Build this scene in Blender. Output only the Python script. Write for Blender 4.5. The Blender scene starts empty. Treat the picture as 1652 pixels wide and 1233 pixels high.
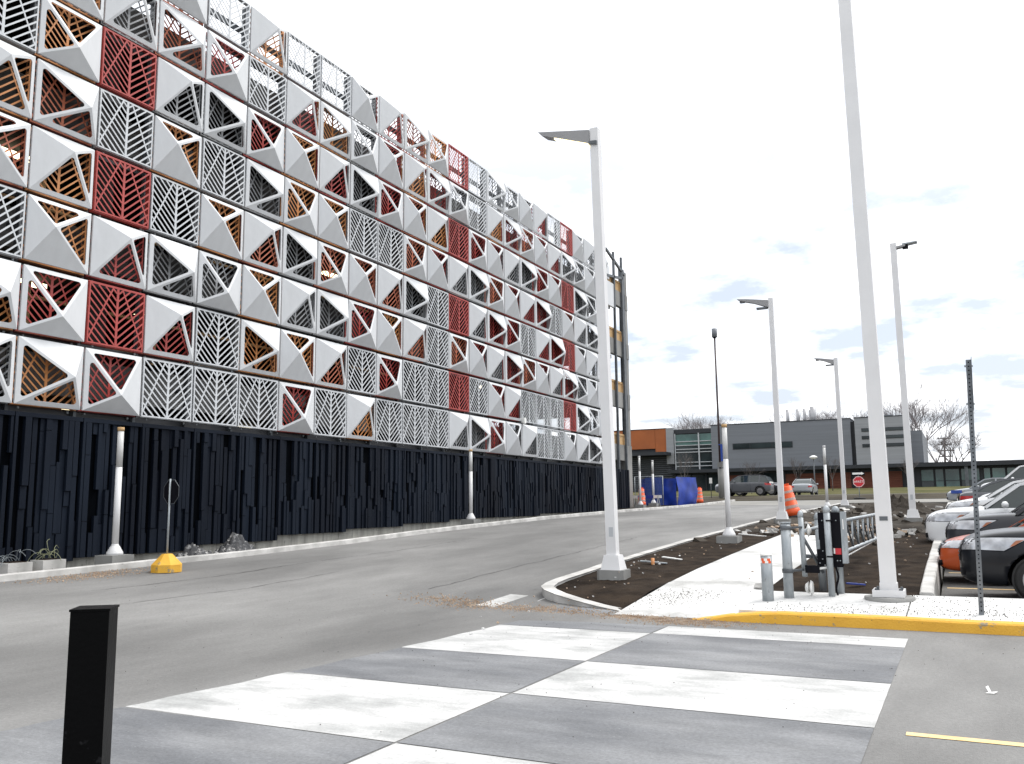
import bpy, bmesh, math, random
from mathutils import Vector, Matrix, noise
from mathutils.bvhtree import BVHTree
random.seed(7)
R = math.radians
scn = bpy.context.scene
COL = scn.collection

# ------------------------------------------------------------------ camera
TH = 0.4674; PITCH = 0.1405; ROLL = -0.0110
cam_d = bpy.data.cameras.new('camera'); cam = bpy.data.objects.new('camera', cam_d); COL.objects.link(cam)
cam_d.sensor_fit = 'HORIZONTAL'; cam_d.sensor_width = 36; cam_d.lens = 30.83
cam_d.clip_start = 0.1; cam_d.clip_end = 3000
f0 = Vector((-math.sin(TH), math.cos(TH), 0)); rt = Vector((math.cos(TH), math.sin(TH), 0)); zz = Vector((0, 0, 1))
fwd = f0*math.cos(PITCH) + zz*math.sin(PITCH); up = zz*math.cos(PITCH) - f0*math.sin(PITCH)
r2 = rt*math.cos(ROLL) + up*math.sin(ROLL); u2 = up*math.cos(ROLL) - rt*math.sin(ROLL)
M = Matrix((r2, u2, -fwd)).transposed().to_4x4(); M.translation = Vector((17.434, -11.495, 1.6))
cam.matrix_world = M
scn.camera = cam

# ------------------------------------------------------------------ sky and sun
SUN_EL = R(58); SUN_AZ = R(40)
w = bpy.data.worlds.new('World'); scn.world = w; w.use_nodes = True
nt = w.node_tree; nd = nt.nodes; lk = nt.links; nd.clear()
def N(t, **k):
    n = nd.new(t)
    for a, b in k.items(): setattr(n, a, b)
    return n
sky = N('ShaderNodeTexSky'); sky.sky_type = 'NISHITA'; sky.sun_disc = False
sky.sun_elevation = SUN_EL; sky.sun_rotation = SUN_AZ; sky.dust_density = 3.0
tc = N('ShaderNodeTexCoord'); sep = N('ShaderNodeSeparateXYZ'); lk.new(tc.outputs['Generated'], sep.inputs[0])
def mth(op, a, b=None, cl=False):
    n = N('ShaderNodeMath'); n.operation = op; n.use_clamp = cl
    for i, v in enumerate((a, b)):
        if v is None: continue
        if isinstance(v, (int, float)): n.inputs[i].default_value = v
        else: lk.new(v, n.inputs[i])
    return n.outputs[0]
zc = mth('MAXIMUM', sep.outputs[2], 0.0); zd = mth('ADD', zc, 0.16)
cx = mth('DIVIDE', sep.outputs[0], zd); cy = mth('DIVIDE', sep.outputs[1], zd)
cmb = N('ShaderNodeCombineXYZ'); lk.new(cx, cmb.inputs[0]); lk.new(cy, cmb.inputs[1])
ns = N('ShaderNodeTexNoise'); ns.inputs['Scale'].default_value = 2.3; ns.inputs['Detail'].default_value = 7; ns.inputs['Roughness'].default_value = 0.58
lk.new(cmb.outputs[0], ns.inputs['Vector'])
gap = N('ShaderNodeMapRange'); gap.inputs['From Min'].default_value = 0.40; gap.inputs['From Max'].default_value = 0.60; lk.new(ns.outputs['Fac'], gap.inputs['Value'])
low = N('ShaderNodeMapRange'); low.inputs['From Min'].default_value = 0.62; low.inputs['From Max'].default_value = 0.28
lk.new(sep.outputs[2], low.inputs['Value'])
gf = mth('MULTIPLY', gap.outputs[0], low.outputs[0], True); gf = mth('MULTIPLY', gf, 0.89)
mx = N('ShaderNodeMixRGB'); mx.inputs[1].default_value = (9.0, 9.1, 9.3, 1)
cool = N('ShaderNodeMixRGB'); cool.inputs[0].default_value = 0.35; cool.inputs[1].default_value = (3.7, 4.1, 4.9, 1); lk.new(sky.outputs[0], cool.inputs[2])
lk.new(cool.outputs[0], mx.inputs[2]); lk.new(gf, mx.inputs[0])
bg = N('ShaderNodeBackground'); bg.inputs['Strength'].default_value = 0.1; lk.new(mx.outputs[0], bg.inputs[0])
wo = N('ShaderNodeOutputWorld'); lk.new(bg.outputs[0], wo.inputs[0])

sd = bpy.data.lights.new('sun', 'SUN'); sd.energy = 1.5; sd.angle = R(26); sd.color = (1, 0.97, 0.93)
so = bpy.data.objects.new('sun', sd); COL.objects.link(so)
sv = Vector((math.sin(SUN_AZ)*math.cos(SUN_EL), math.cos(SUN_AZ)*math.cos(SUN_EL), math.sin(SUN_EL)))
so.rotation_euler = sv.to_track_quat('Z', 'Y').to_euler(); so.location = (20, 20, 60)
scn.view_settings.view_transform = 'Standard'; scn.view_settings.look = 'None'
scn.view_settings.exposure = 0.9; scn.view_settings.gamma = 1; scn.view_settings.use_curve_mapping = False
scn.render.engine = 'CYCLES'

# ------------------------------------------------------------------ materials
def mat(name, col, rough=0.7, metal=0.0, var=0.15, scale=3.0, bump=0.0, bscale=40.0, speck=None, col2=None, stretch=(1, 1, 1), emit=None, spec=None, detail=5, thr=(0.35, 0.65), mottle=None):
    m = bpy.data.materials.new(name); m.use_nodes = True; t = m.node_tree; n = t.nodes; l = t.links
    b = n['Principled BSDF']; b.inputs['Roughness'].default_value = rough; b.inputs['Metallic'].default_value = metal
    if spec is not None: b.inputs['Specular IOR Level'].default_value = spec
    co = n.new('ShaderNodeTexCoord'); mp = n.new('ShaderNodeMapping'); mp.inputs['Scale'].default_value = stretch; l.new(co.outputs['Object'], mp.inputs[0])
    no = n.new('ShaderNodeTexNoise'); no.inputs['Scale'].default_value = scale; no.inputs['Detail'].default_value = detail; l.new(mp.outputs[0], no.inputs['Vector'])
    mr = n.new('ShaderNodeMapRange'); mr.inputs['From Min'].default_value = thr[0]; mr.inputs['From Max'].default_value = thr[1]; l.new(no.outputs['Fac'], mr.inputs[0])
    mi = n.new('ShaderNodeMixRGB'); a = col; c2 = col2 or tuple(min(1, c*(1+var)) for c in col)
    c1 = col if col2 else tuple(c*(1-var) for c in col)
    mi.inputs[1].default_value = (*c1, 1); mi.inputs[2].default_value = (*c2, 1); l.new(mr.outputs[0], mi.inputs[0])
    out = mi.outputs[0]
    if speck:   # (colour, scale, threshold)
        s2 = n.new('ShaderNodeTexNoise'); s2.inputs['Scale'].default_value = speck[1]; s2.inputs['Detail'].default_value = 4; s2.inputs['Roughness'].default_value = 0.75; l.new(mp.outputs[0], s2.inputs['Vector'])
        m2 = n.new('ShaderNodeMapRange'); m2.inputs['From Min'].default_value = speck[2]; m2.inputs['From Max'].default_value = speck[2]+0.05; l.new(s2.outputs['Fac'], m2.inputs[0])
        x = n.new('ShaderNodeMixRGB'); x.inputs[2].default_value = (*speck[0], 1); l.new(m2.outputs[0], x.inputs[0]); l.new(out, x.inputs[1]); out = x.outputs[0]
    for ms, lo, hi, sq in (mottle or ()):
        m3 = n.new('ShaderNodeTexNoise'); m3.inputs['Scale'].default_value = ms; m3.inputs['Detail'].default_value = 8; m3.inputs['Roughness'].default_value = 0.68
        mp3 = n.new('ShaderNodeMapping'); mp3.inputs['Scale'].default_value = sq; mp3.inputs['Location'].default_value = (ms*3.1, ms, 0); l.new(co.outputs['Object'], mp3.inputs[0]); l.new(mp3.outputs[0], m3.inputs['Vector'])
        r3 = n.new('ShaderNodeMapRange'); r3.inputs['From Min'].default_value = 0.32; r3.inputs['From Max'].default_value = 0.68; r3.inputs['To Min'].default_value = lo; r3.inputs['To Max'].default_value = hi; l.new(m3.outputs['Fac'], r3.inputs[0])
        v3 = n.new('ShaderNodeVectorMath'); v3.operation = 'SCALE'; l.new(out, v3.inputs[0]); l.new(r3.outputs[0], v3.inputs['Scale']); out = v3.outputs[0]
    l.new(out, b.inputs['Base Color'])
    if bump:
        bn = n.new('ShaderNodeTexNoise'); bn.inputs['Scale'].default_value = bscale; bn.inputs['Detail'].default_value = 6; l.new(mp.outputs[0], bn.inputs['Vector'])
        bp = n.new('ShaderNodeBump'); bp.inputs['Strength'].default_value = bump; bp.inputs['Distance'].default_value = 0.02; l.new(bn.outputs['Fac'], bp.inputs['Height']); l.new(bp.outputs[0], b.inputs['Normal'])
    if emit:
        b.inputs['Emission Color'].default_value = (*emit[0], 1); b.inputs['Emission Strength'].default_value = emit[1]
    return m
def glass(name, col, rough=0.06):
    m = mat(name, col, rough, 0.0, 0.25, 0.4); m.node_tree.nodes['Principled BSDF'].inputs['IOR'].default_value = 1.6; return m
def paint(name, col, rough=0.28):
    m = mat(name, col, rough, 0.0, 0.04, 2.0, 0.02, 300); b = m.node_tree.nodes['Principled BSDF']; b.inputs['Coat Weight'].default_value = 0.3; b.inputs['Specular IOR Level'].default_value = 0.3; b.inputs['Coat Roughness'].default_value = 0.06; return m

MT = {}
MT['asphalt'] = mat('asphalt', (0.115, 0.114, 0.111), 0.86, var=0.3, scale=0.22, bump=0.4, bscale=90, col2=(0.222, 0.22, 0.214), speck=((0.28, 0.28, 0.27), 60, 0.66), stretch=(1, 0.45, 1), detail=8, mottle=((1.3, .84, 1.14, (1, .35, 1)), (30, .84, 1.14, (1, 1, 1))))
MT['lot'] = mat('lot_asphalt', (0.085, 0.083, 0.08), 0.86, scale=0.35, bump=0.5, bscale=90, col2=(0.15, 0.147, 0.14), speck=((0.3, 0.29, 0.27), 60, 0.66), detail=8, mottle=((1.3, .8, 1.15, (1, 1, 1)), (30, .75, 1.2, (1, 1, 1))))
MT['street'] = mat('far_street', (0.2, 0.195, 0.18), 0.9, scale=0.3, var=0.15)
MT['dirt'] = mat('dark_soil', (0.014, 0.0098, 0.007), 1.0, scale=2.5, bump=1.0, bscale=26, col2=(0.036, 0.026, 0.0185), speck=((0.16, 0.14, 0.12), 34, 0.71), spec=0.1, detail=9)
MT['dirt2'] = mat('dry_soil', (0.026, 0.022, 0.018), 1.0, scale=0.5, bump=1.0, bscale=12, col2=(0.075, 0.066, 0.056), speck=((0.33, 0.31, 0.28), 9, 0.68), spec=0.1, detail=9)
MT['gravel'] = mat('gravel_strip', (0.06, 0.056, 0.05), 1.0, scale=1.2, bump=1.0, bscale=30, col2=(0.2, 0.19, 0.17), spec=0.1, detail=9)
MT['grass'] = mat('winter_grass', (0.058, 0.062, 0.022), 1.0, scale=0.25, bump=0.6, bscale=10, col2=(0.115, 0.105, 0.05), stretch=(1, 1, 1), spec=0.1, detail=8)
MT['berm'] = mat('berm_soil', (0.04, 0.034, 0.026), 1.0, scale=0.3, bump=0.6, bscale=8, col2=(0.075, 0.066, 0.048), spec=0.1, detail=8)
MT['walk'] = mat('pale_concrete', (0.36, 0.36, 0.35), 0.85, scale=0.7, col2=(0.6, 0.6, 0.59), bump=0.3, bscale=60, speck=((0.08, 0.07, 0.06), 13, 0.665), detail=10, thr=(.34, .5), mottle=((6, .82, 1.12, (1, 1, 1)), (30, .86, 1.1, (1, 1, 1))))
MT['curb'] = mat('curb_concrete', (0.34, 0.335, 0.32), 0.9, scale=2.2, col2=(0.56, 0.55, 0.53), bump=0.5, bscale=50, speck=((0.12, 0.11, 0.1), 7, 0.68), detail=9)
MT['found'] = mat('foundation_concrete', (0.25, 0.247, 0.225), 0.9, scale=1.4, col2=(0.42, 0.415, 0.38), bump=0.4, bscale=30, stretch=(1, 3, 0.6), speck=((0.09, 0.085, 0.075), 3, 0.64), detail=9)
MT['conc'] = mat('grey_concrete', (0.17, 0.17, 0.165), 0.9, scale=0.9, col2=(0.27, 0.27, 0.26), bump=0.3, bscale=30, stretch=(1, 1, 0.5), detail=9)
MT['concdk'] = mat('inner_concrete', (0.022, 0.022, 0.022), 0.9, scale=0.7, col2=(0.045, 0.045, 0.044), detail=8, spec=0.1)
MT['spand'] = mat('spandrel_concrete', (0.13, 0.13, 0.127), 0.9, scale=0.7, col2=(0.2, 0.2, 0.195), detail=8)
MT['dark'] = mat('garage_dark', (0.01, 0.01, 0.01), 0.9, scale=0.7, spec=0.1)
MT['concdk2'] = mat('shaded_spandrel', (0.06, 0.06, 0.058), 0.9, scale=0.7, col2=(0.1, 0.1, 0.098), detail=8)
MT['yellow'] = mat('yellow_curb_paint', (0.62, 0.33, 0.03), 0.7, scale=2.4, col2=(0.72, 0.40, 0.04), bump=0.4, bscale=40, speck=((0.28, 0.23, 0.15), 5, 0.60), detail=9)
MT['yline'] = mat('yellow_line_paint', (0.66, 0.45, 0.2), 0.8, scale=5, col2=(0.75, 0.56, 0.3), speck=((0.2, 0.18, 0.15), 30, 0.62))
MT['wpaint'] = mat('white_road_paint', (0.36, 0.365, 0.36), 0.85, scale=1.1, col2=(0.53, 0.53, 0.525), bump=0.3, bscale=70, speck=((0.12, 0.12, 0.115), 26, 0.665), detail=12, stretch=(1, 1.6, 1), thr=(.36, .56), mottle=((5, .80, 1.12, (.5, 1.6, 1)), (34, .85, 1.1, (1, 1, 1))))
MT['gpaint'] = mat('grey_road_paint', (0.122, 0.127, 0.136), 0.85, scale=0.9, col2=(0.205, 0.21, 0.217), bump=0.3, bscale=70, speck=((0.36, 0.37, 0.37), 40, 0.655), detail=12, stretch=(0.7, 1.6, 1), mottle=((2.2, .84, 1.2, (.5, 1.4, 1)), (34, .8, 1.18, (1, 1, 1))))
MT['panelw'] = mat('white_panel', (0.60, 0.615, 0.63), 0.42, var=0.05, scale=0.7, bump=0.05, bscale=9, spec=0.3, detail=8, mottle=((3, .95, 1.04, (1, 1, .3)),))
MT['leafw'] = mat('white_screen', (0.55, 0.57, 0.59), 0.5, var=0.04, scale=3)
MT['leafg'] = mat('silver_screen', (0.33, 0.34, 0.35), 0.45, metal=0.15, var=0.1, scale=3)
MT['leafo'] = mat('orange_screen', (0.62, 0.27, 0.10), 0.5, var=0.12, scale=3)
MT['leafr'] = mat('red_screen', (0.38, 0.058, 0.05), 0.5, var=0.08, scale=3)
MT['leafn'] = mat('rust_screen', (0.5, 0.16, 0.09), 0.5, var=0.15, scale=3)
MT['frameo'] = mat('brown_frame', (0.14, 0.06, 0.025), 0.6, var=0.15)
MT['framer'] = mat('maroon_frame', (0.10, 0.016, 0.014), 0.6, var=0.15)
MT['framek'] = mat('charcoal_frame', (0.035, 0.037, 0.042), 0.5, var=0.15)
MT['clad'] = mat('navy_board', (0.003, 0.0048, 0.0098), 0.6, scale=0.7, col2=(0.008, 0.0125, 0.022), bump=0.25, bscale=70, stretch=(1, 1, 0.35), spec=0.12, detail=9)
MT['cladbk'] = mat('navy_backing', (0.0015, 0.002, 0.003), 0.9, spec=0.02)
MT['steel'] = mat('galvanised_steel', (0.27, 0.30, 0.32), 0.5, metal=0.35, scale=9, col2=(0.4, 0.43, 0.45), bump=0.1, bscale=30, stretch=(1, 1, 0.4), speck=((0.2, 0.21, 0.22), 16, 0.62), detail=8)
MT['steeldk'] = mat('grey_steel', (0.095, 0.105, 0.115), 0.5, metal=0.2, scale=3, var=0.2)
MT['whitepole'] = mat('white_pole_paint', (0.66, 0.66, 0.665), 0.45, var=0.03, scale=2, bump=0.05, bscale=20)
MT['postgrey'] = mat('weathered_post', (0.15, 0.165, 0.18), 0.55, metal=0.3, var=0.2, scale=9)
MT['armgrey'] = mat('grey_arm_paint', (0.26, 0.26, 0.265), 0.45, var=0.04, scale=2)
MT['black'] = mat('black_paint', (0.001, 0.001, 0.0012), 0.5, var=0.2, scale=6, bump=0.1, bscale=60, spec=0.08, speck=((0.012, 0.012, 0.013), 9, 0.62))
MT['blackm'] = mat('matt_black', (0.004, 0.004, 0.007), 0.6, var=0.2, spec=0.12)
MT['wood'] = mat('raw_wood', (0.42, 0.26, 0.12), 0.8, scale=6, col2=(0.55, 0.37, 0.18), stretch=(1, 1, 6))
MT['orange'] = mat('safety_orange', (0.75, 0.10, 0.02), 0.5, var=0.1, scale=5)
MT['band'] = mat('reflective_band', (0.55, 0.4, 0.36), 0.5, var=0.15, scale=8)
MT['tarpblue'] = mat('blue_tarp', (0.008, 0.035, 0.27), 0.45, var=0.3, scale=1.5, bump=0.5, bscale=4)
MT['plastic'] = mat('black_plastic', (0.03, 0.03, 0.032), 0.3, var=0.5, scale=9, col2=(0.3, 0.3, 0.3), bump=0.6, bscale=14, detail=8, thr=(0.55, 0.75))
MT['redsign'] = mat('red_sign', (0.5, 0.02, 0.03), 0.4, var=0.05)
MT['white'] = mat('white_plastic', (0.78, 0.78, 0.76), 0.4, var=0.04)
MT['rubber'] = mat('tyre_rubber', (0.012, 0.012, 0.012), 0.75, var=0.2, scale=12)
MT['rim'] = mat('alloy_rim', (0.4, 0.4, 0.41), 0.3, metal=0.8, var=0.1)
MT['chrome'] = mat('chrome_trim', (0.6, 0.6, 0.62), 0.15, metal=0.9, var=0.05)
MT['glass'] = glass('car_glass', (0.02, 0.03, 0.03))
MT['lens'] = mat('headlight_lens', (0.42, 0.43, 0.45), 0.1, var=0.25, scale=5, bump=0.15, bscale=9, metal=0.4)
MT['amber'] = mat('amber_lens', (0.36, 0.13, 0.06), 0.2, var=0.15, scale=10)
MT['tail'] = mat('tail_lens', (0.4, 0.02, 0.02), 0.2, var=0.15, scale=10)
MT['led'] = mat('led_glow', (0.9, 0.8, 0.5), 0.4, emit=((1.0, 0.85, 0.5), 1.1))
MT['lamp'] = mat('garage_lamp_glow', (0.9, 0.85, 0.6), 0.4, emit=((1.0, 0.87, 0.55), 2.2))
MT['bark'] = mat('bare_bark', (0.10, 0.088, 0.085), 0.9, var=0.3, scale=3)
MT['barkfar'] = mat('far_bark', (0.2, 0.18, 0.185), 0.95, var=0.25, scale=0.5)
MT['siding'] = mat('grey_siding', (0.15, 0.162, 0.182), 0.55, scale=0.3, var=0.07, stretch=(0.3, 1, 14))
MT['sidinglt'] = mat('pale_siding', (0.25, 0.26, 0.275), 0.55, scale=0.3, var=0.07, stretch=(0.3, 1, 14))
MT['siding_orange'] = mat('orange_siding', (0.33, 0.088, 0.016), 0.6, scale=0.5, var=0.12)
MT['brick'] = mat('brown_cedar', (0.10, 0.03, 0.016), 0.8, scale=1.2, col2=(0.17, 0.055, 0.03), stretch=(0.5, 1, 9))
MT['fascia'] = mat('dark_fascia', (0.012, 0.015, 0.02), 0.5, var=0.2, scale=1)
MT['bglass'] = mat('teal_glass', (0.02, 0.06, 0.055), 0.08, scale=0.35, col2=(0.09, 0.2, 0.175), spec=0.6, detail=3)
MT['bglassd'] = mat('dark_glass', (0.012, 0.018, 0.02), 0.1, scale=0.4, col2=(0.03, 0.042, 0.045), spec=0.45, detail=4)
MT['mull'] = mat('pale_mullion', (0.42, 0.44, 0.46), 0.4, var=0.05)
MT['stack'] = mat('exhaust_metal', (0.38, 0.38, 0.39), 0.4, metal=0.3, var=0.1)
MT['sand'] = mat('sandy_grit', (0.26, 0.18, 0.12), 1.0, scale=6, col2=(0.42, 0.33, 0.25), bump=0.8, bscale=50, detail=8)
MT['wire1'] = mat('green_wire', (0.2, 0.21, 0.12), 0.5); MT['wire2'] = mat('grey_wire', (0.15, 0.17, 0.18), 0.5)
MT['blue'] = mat('blue_banner', (0.02, 0.06, 0.30), 0.6)
MT['glassgrey'] = mat('frosted_tube', (0.55, 0.55, 0.54), 0.3, var=0.05)
CARM = {k: paint('car_paint_'+k, c) for k, c in dict(black=(0.005, 0.006, 0.009), orange=(0.42, 0.07, 0.015), charcoal=(0.028, 0.03, 0.036), white=(0.72, 0.73, 0.74), grey=(0.10, 0.105, 0.115), silver=(0.3, 0.32, 0.34), darkred=(0.1, 0.01, 0.012)).items()}

CARM['black'].node_tree.nodes['Principled BSDF'].inputs['Coat Weight'].default_value = 0.12
# ------------------------------------------------------------------ mesh helpers
class MB:
    def __init__(s): s.v = []; s.f = []; s.m = []; s.s = []
    def face(s, idx, mi=0, sm=False): s.f.append(idx); s.m.append(mi); s.s.append(sm)
    def box(s, x0, x1, y0, y1, z0, z1, mi=0):
        b = len(s.v); s.v += [(x, y, z) for z in (z0, z1) for y in (y0, y1) for x in (x0, x1)]
        for q in ((0, 2, 3, 1), (4, 5, 7, 6), (0, 1, 5, 4), (2, 6, 7, 3), (0, 4, 6, 2), (1, 3, 7, 5)): s.face(tuple(b+i for i in q), mi)
        return s
    def bar(s, p, q, wd, dp, nrm=(1, 0, 0), mi=0):
        """bar from p to q, width wd across, depth dp along nrm"""
        p = Vector(p); q = Vector(q); d = (q-p).normalized(); n = Vector(nrm); n = (n - d*n.dot(d)).normalized(); c = d.cross(n)*wd/2; n = n*dp/2
        b = len(s.v)
        for e in (p, q):
            for a, k in ((-1, -1), (1, -1), (1, 1), (-1, 1)): s.v.append(tuple(e + c*a + n*k))
        for qd in ((3, 2, 1, 0), (4, 5, 6, 7), (0, 1, 5, 4), (1, 2, 6, 5), (2, 3, 7, 6), (3, 0, 4, 7)): s.face(tuple(b+i for i in qd), mi)
        return s
    def tube(s, p, q, r0, r1=None, n=12, mi=0, cap=True, ang=0):
        r1 = r0 if r1 is None else r1; p = Vector(p); q = Vector(q); d = (q-p).normalized()
        a = Vector((0, 0, 1)) if abs(d.z) < 0.9 else Vector((1, 0, 0)); u = d.cross(a).normalized(); v = d.cross(u)
        b = len(s.v)
        for e, r in ((p, r0), (q, r1)):
            for i in range(n):
                t = 2*math.pi*i/n+ang; s.v.append(tuple(e + (u*math.cos(t) + v*math.sin(t))*r))
        for i in range(n):
            j = (i+1) % n; s.face((b+i, b+j, b+n+j, b+n+i), mi, n > 6)
        if cap: s.face(tuple(b+i for i in range(n))[::-1], mi); s.face(tuple(b+n+i for i in range(n)), mi)
        return s
    def lathe(s, cx, cy, prof, n=20, mi=0):
        b = len(s.v)
        for r, z in prof:
            for i in range(n):
                t = 2*math.pi*i/n; s.v.append((cx+r*math.cos(t), cy+r*math.sin(t), z))
        for k in range(len(prof)-1):
            for i in range(n):
                j = (i+1) % n; s.face((b+k*n+i, b+k*n+j, b+(k+1)*n+j, b+(k+1)*n+i), mi, True)
        s.face(tuple(b+i for i in range(n))[::-1], mi); s.face(tuple(b+(len(prof)-1)*n+i for i in range(n)), mi)
        return s
    def poly(s, pts, mi=0):
        b = len(s.v); s.v += [tuple(p) for p in pts]; s.face(tuple(range(b, b+len(pts))), mi); return s
    def prism(s, pts, vec, mi=0):
        b = len(s.v); n = len(pts); vec = Vector(vec); s.v += [tuple(p) for p in pts] + [tuple(Vector(p)+vec) for p in pts]
        s.face(tuple(range(b, b+n))[::-1], mi); s.face(tuple(range(b+n, b+2*n)), mi)
        for i in range(n): j = (i+1) % n; s.face((b+i, b+j, b+n+j, b+n+i), mi)
        return s
    def mesh(s, name, mats):
        me = bpy.data.meshes.new(name); me.from_pydata(s.v, [], s.f)
        for m in mats: me.materials.append(MT[m] if isinstance(m, str) else m)
        me.polygons.foreach_set('material_index', s.m); me.polygons.foreach_set('use_smooth', s.s)
        bm = bmesh.new(); bm.from_mesh(me); bmesh.ops.recalc_face_normals(bm, faces=bm.faces); bm.to_mesh(me); bm.free()
        me.update(); return me
    def build(s, name, mats, parent=None, loc=None, rot=None):
        if isinstance(mats, str) or not isinstance(mats, (list, tuple)): mats = [mats]
        return link(name, s.mesh(name, mats), parent, loc, rot)
def link(name, me, parent=None, loc=None, rot=None):
    o = bpy.data.objects.new(name, me); COL.objects.link(o)
    if parent: o.parent = parent
    if loc: o.location = loc
    if rot: o.rotation_euler = rot
    return o
def empty(name, label=None, cat=None, loc=(0, 0, 0), rot=None, group=None):
    o = bpy.data.objects.new(name, None); COL.objects.link(o); o.location = loc; o.empty_display_size = 0.3
    if rot: o.rotation_euler = rot
    tag(o, label, cat, group); return o
def tag(o, label=None, cat=None, group=None, kind=None):
    if label: o['label'] = label
    if cat: o['category'] = cat
    if group: o['group'] = group
    if kind: o['kind'] = kind
    return o
def copy_tree(o, parent=None):
    c = o.copy(); COL.objects.link(c); c.parent = parent
    for ch in o.children: copy_tree(ch, c)
    return c

# ------------------------------------------------------------------ terrain
U10 = [-60, 0.5, 3, 5.4, 8, 11, 15, 21, 26, 30, 40, 47, 57, 60, 63, 76, 98, 140, 600]; Z10 = [0, 0, .13, .27, .38, .5, .64, .82, .97, 1.08, 1.28, 1.45, 1.78, 2.05, 2.22, 2.32, 3.2, 3.4, 3.4]
U2 = [-60, -12, -1, 5, 9, 13, 17, 22, 28, 32, 40, 47, 57, 60, 63, 76, 98, 140, 600]; Z2 = [0, .1, .36, .48, .6, .76, .88, 1.03, 1.16, 1.24, 1.36, 1.5, 1.78, 2.05, 2.22, 2.32, 3.2, 3.4, 3.4]
def interp(x, xs, ys):
    if x <= xs[0]: return ys[0]
    for i in range(1, len(xs)):
        if x <= xs[i]: return ys[i-1] + (ys[i]-ys[i-1])*(x-xs[i-1])/(xs[i]-xs[i-1])
    return ys[-1]
YL = [-60, 3.0, 5.9, 8.6, 11.3, 14, 18, 20.75, 24, 29, 36, 42, 47]; ZL = [0, 0, .1, .17, .25, .40, .66, .8, .9, 1.0, 1.2, 1.35, 1.45]
def gz(x, y):
    if x > 17.03 and 2.9 < y < 47: return interp(y, YL, ZL)
    a = interp(y, U10, Z10); b = interp(y, U2, Z2); t = min(1, max(0, (x-2)/8.8)); return b + (a-b)*t
def frange(a, b, st):
    n = max(1, int(math.ceil((b-a)/st))); return [a+(b-a)*i/n for i in range(n+1)]
def strip(name, xmin, xmax, y0, y1, m, lift=0.0, dx=2.0, dy=1.0, kind='structure', amp=0.0, ysamp=None, skirt=0.0, parent=None):
    fx0 = xmin if callable(xmin) else (lambda y: xmin); fx1 = xmax if callable(xmax) else (lambda y: xmax)
    ys = ysamp or frange(y0, y1, dy); nx = max(1, int(math.ceil(max(fx1(y)-fx0(y) for y in ys)/dx)))
    mb = MB()
    for j, y in enumerate(ys):
        for i in range(nx+1):
            a, b = fx0(y), fx1(y); x = a+(b-a)*i/nx; z = gz(x, y)+lift
            if amp:
                e = min(1, min(i, nx-i, j, len(ys)-1-j)/2.0)
                z += e*amp*(noise.noise((x*1.1, y*1.1, 3))*1.0 + noise.noise((x*4, y*4, 1))*0.6 + noise.noise((x*11, y*11, 7))*0.35)
            mb.v.append((x, y, z))
    for j in range(len(ys)-1):
        for i in range(nx):
            b = j*(nx+1)+i; mb.face((b, b+1, b+nx+2, b+nx+1), 0, bool(amp))
    if skirt:
        n0 = len(mb.v)
        ring = [i for i in range(nx+1)] + [j*(nx+1)+nx for j in range(1, len(ys))] + [(len(ys)-1)*(nx+1)+i for i in range(nx-1, -1, -1)] + [j*(nx+1) for j in range(len(ys)-2, 0, -1)]
        for k in ring: v = mb.v[k]; mb.v.append((v[0], v[1], v[2]-skirt))
        for k in range(len(ring)): j = (k+1) % len(ring); mb.face((ring[k], ring[j], n0+j, n0+k), 0)
    o = mb.build(name, m, parent)
    if kind: o['kind'] = kind
    return o
strip('ground', -500, 520, -80, 1200, 'grass', -0.5, 40, 40, ysamp=[-80, -60, -40, -20, -12, -1, 0.5, 3, 5, 8, 11, 13, 15, 17, 21, 26, 32, 40, 47, 57, 60, 63, 76, 98, 140, 300, 600, 1200])
strip('road', 2.0, 60, -40, 2.88, 'asphalt', 0, 2.2, 1.0)
strip('road', 2.0, 16.95, 2.88, 47, 'asphalt', 0, 2.2, 1.0)
strip('parking_lot', 17.04, 60, 2.905, 46.99, 'lot', 0, 3, 1.0)
strip('cross_street', 2.0, 150, 47, 57, 'street', 0.004, 4, 1.0)
strip('berm', -30, 170, 57.2, 62.5, 'berm', 0.02, 3, 0.6, amp=0.08)
strip('far_parking_lot', -30, 170, 62.5, 76, 'street', 0.01, 5, 2)
strip('lawn', -80, 300, 76, 99.5, 'grass', 0.03, 4, 2, amp=0.05)
# verge beside the garage
strip('soil_strip', -0.4, 1.86, -30, 36, 'gravel', -0.13, 0.3, 0.4, amp=0.035)
strip('soil_strip', -8, 1.86, 36.0, 57, 'dirt2', 0.08, 0.8, 0.8, amp=0.06)
def kerb(name, pts, wd, h, m='curb', hs=None, lift=-0.02):
    """kerb swept along a polyline; wd to the left of travel"""
    mb = MB(); n = len(pts); P = [Vector((p[0], p[1], 0)) for p in pts]
    for i, p in enumerate(P):
        t = (P[min(i+1, n-1)]-P[max(i-1, 0)]).normalized(); l = Vector((-t.y, t.x, 0))
        hh = hs[i] if hs else h
        jit = noise.noise((p.x*.9, p.y*.9, 0))*0.012
        b = 0.02
        for o, z in ((0, lift), (0.012, hh-b), (b+.012, hh), (wd-b, hh), (wd, hh-b), (wd, lift)):
            q = p + l*(o+jit*.4); mb.v.append((q.x, q.y, gz(p.x, p.y)+z+(jit if z > 0 else 0)))
    for i in range(n-1):
        for k in range(5): a = i*6+k; mb.face((a, a+1, a+7, a+6), 0)
    mb.face((0, 1, 2, 3, 4, 5)); mb.face(tuple((n-1)*6+k for k in range(6))[::-1])
    o = mb.build(name, m); o['kind'] = 'structure'; return o
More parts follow.
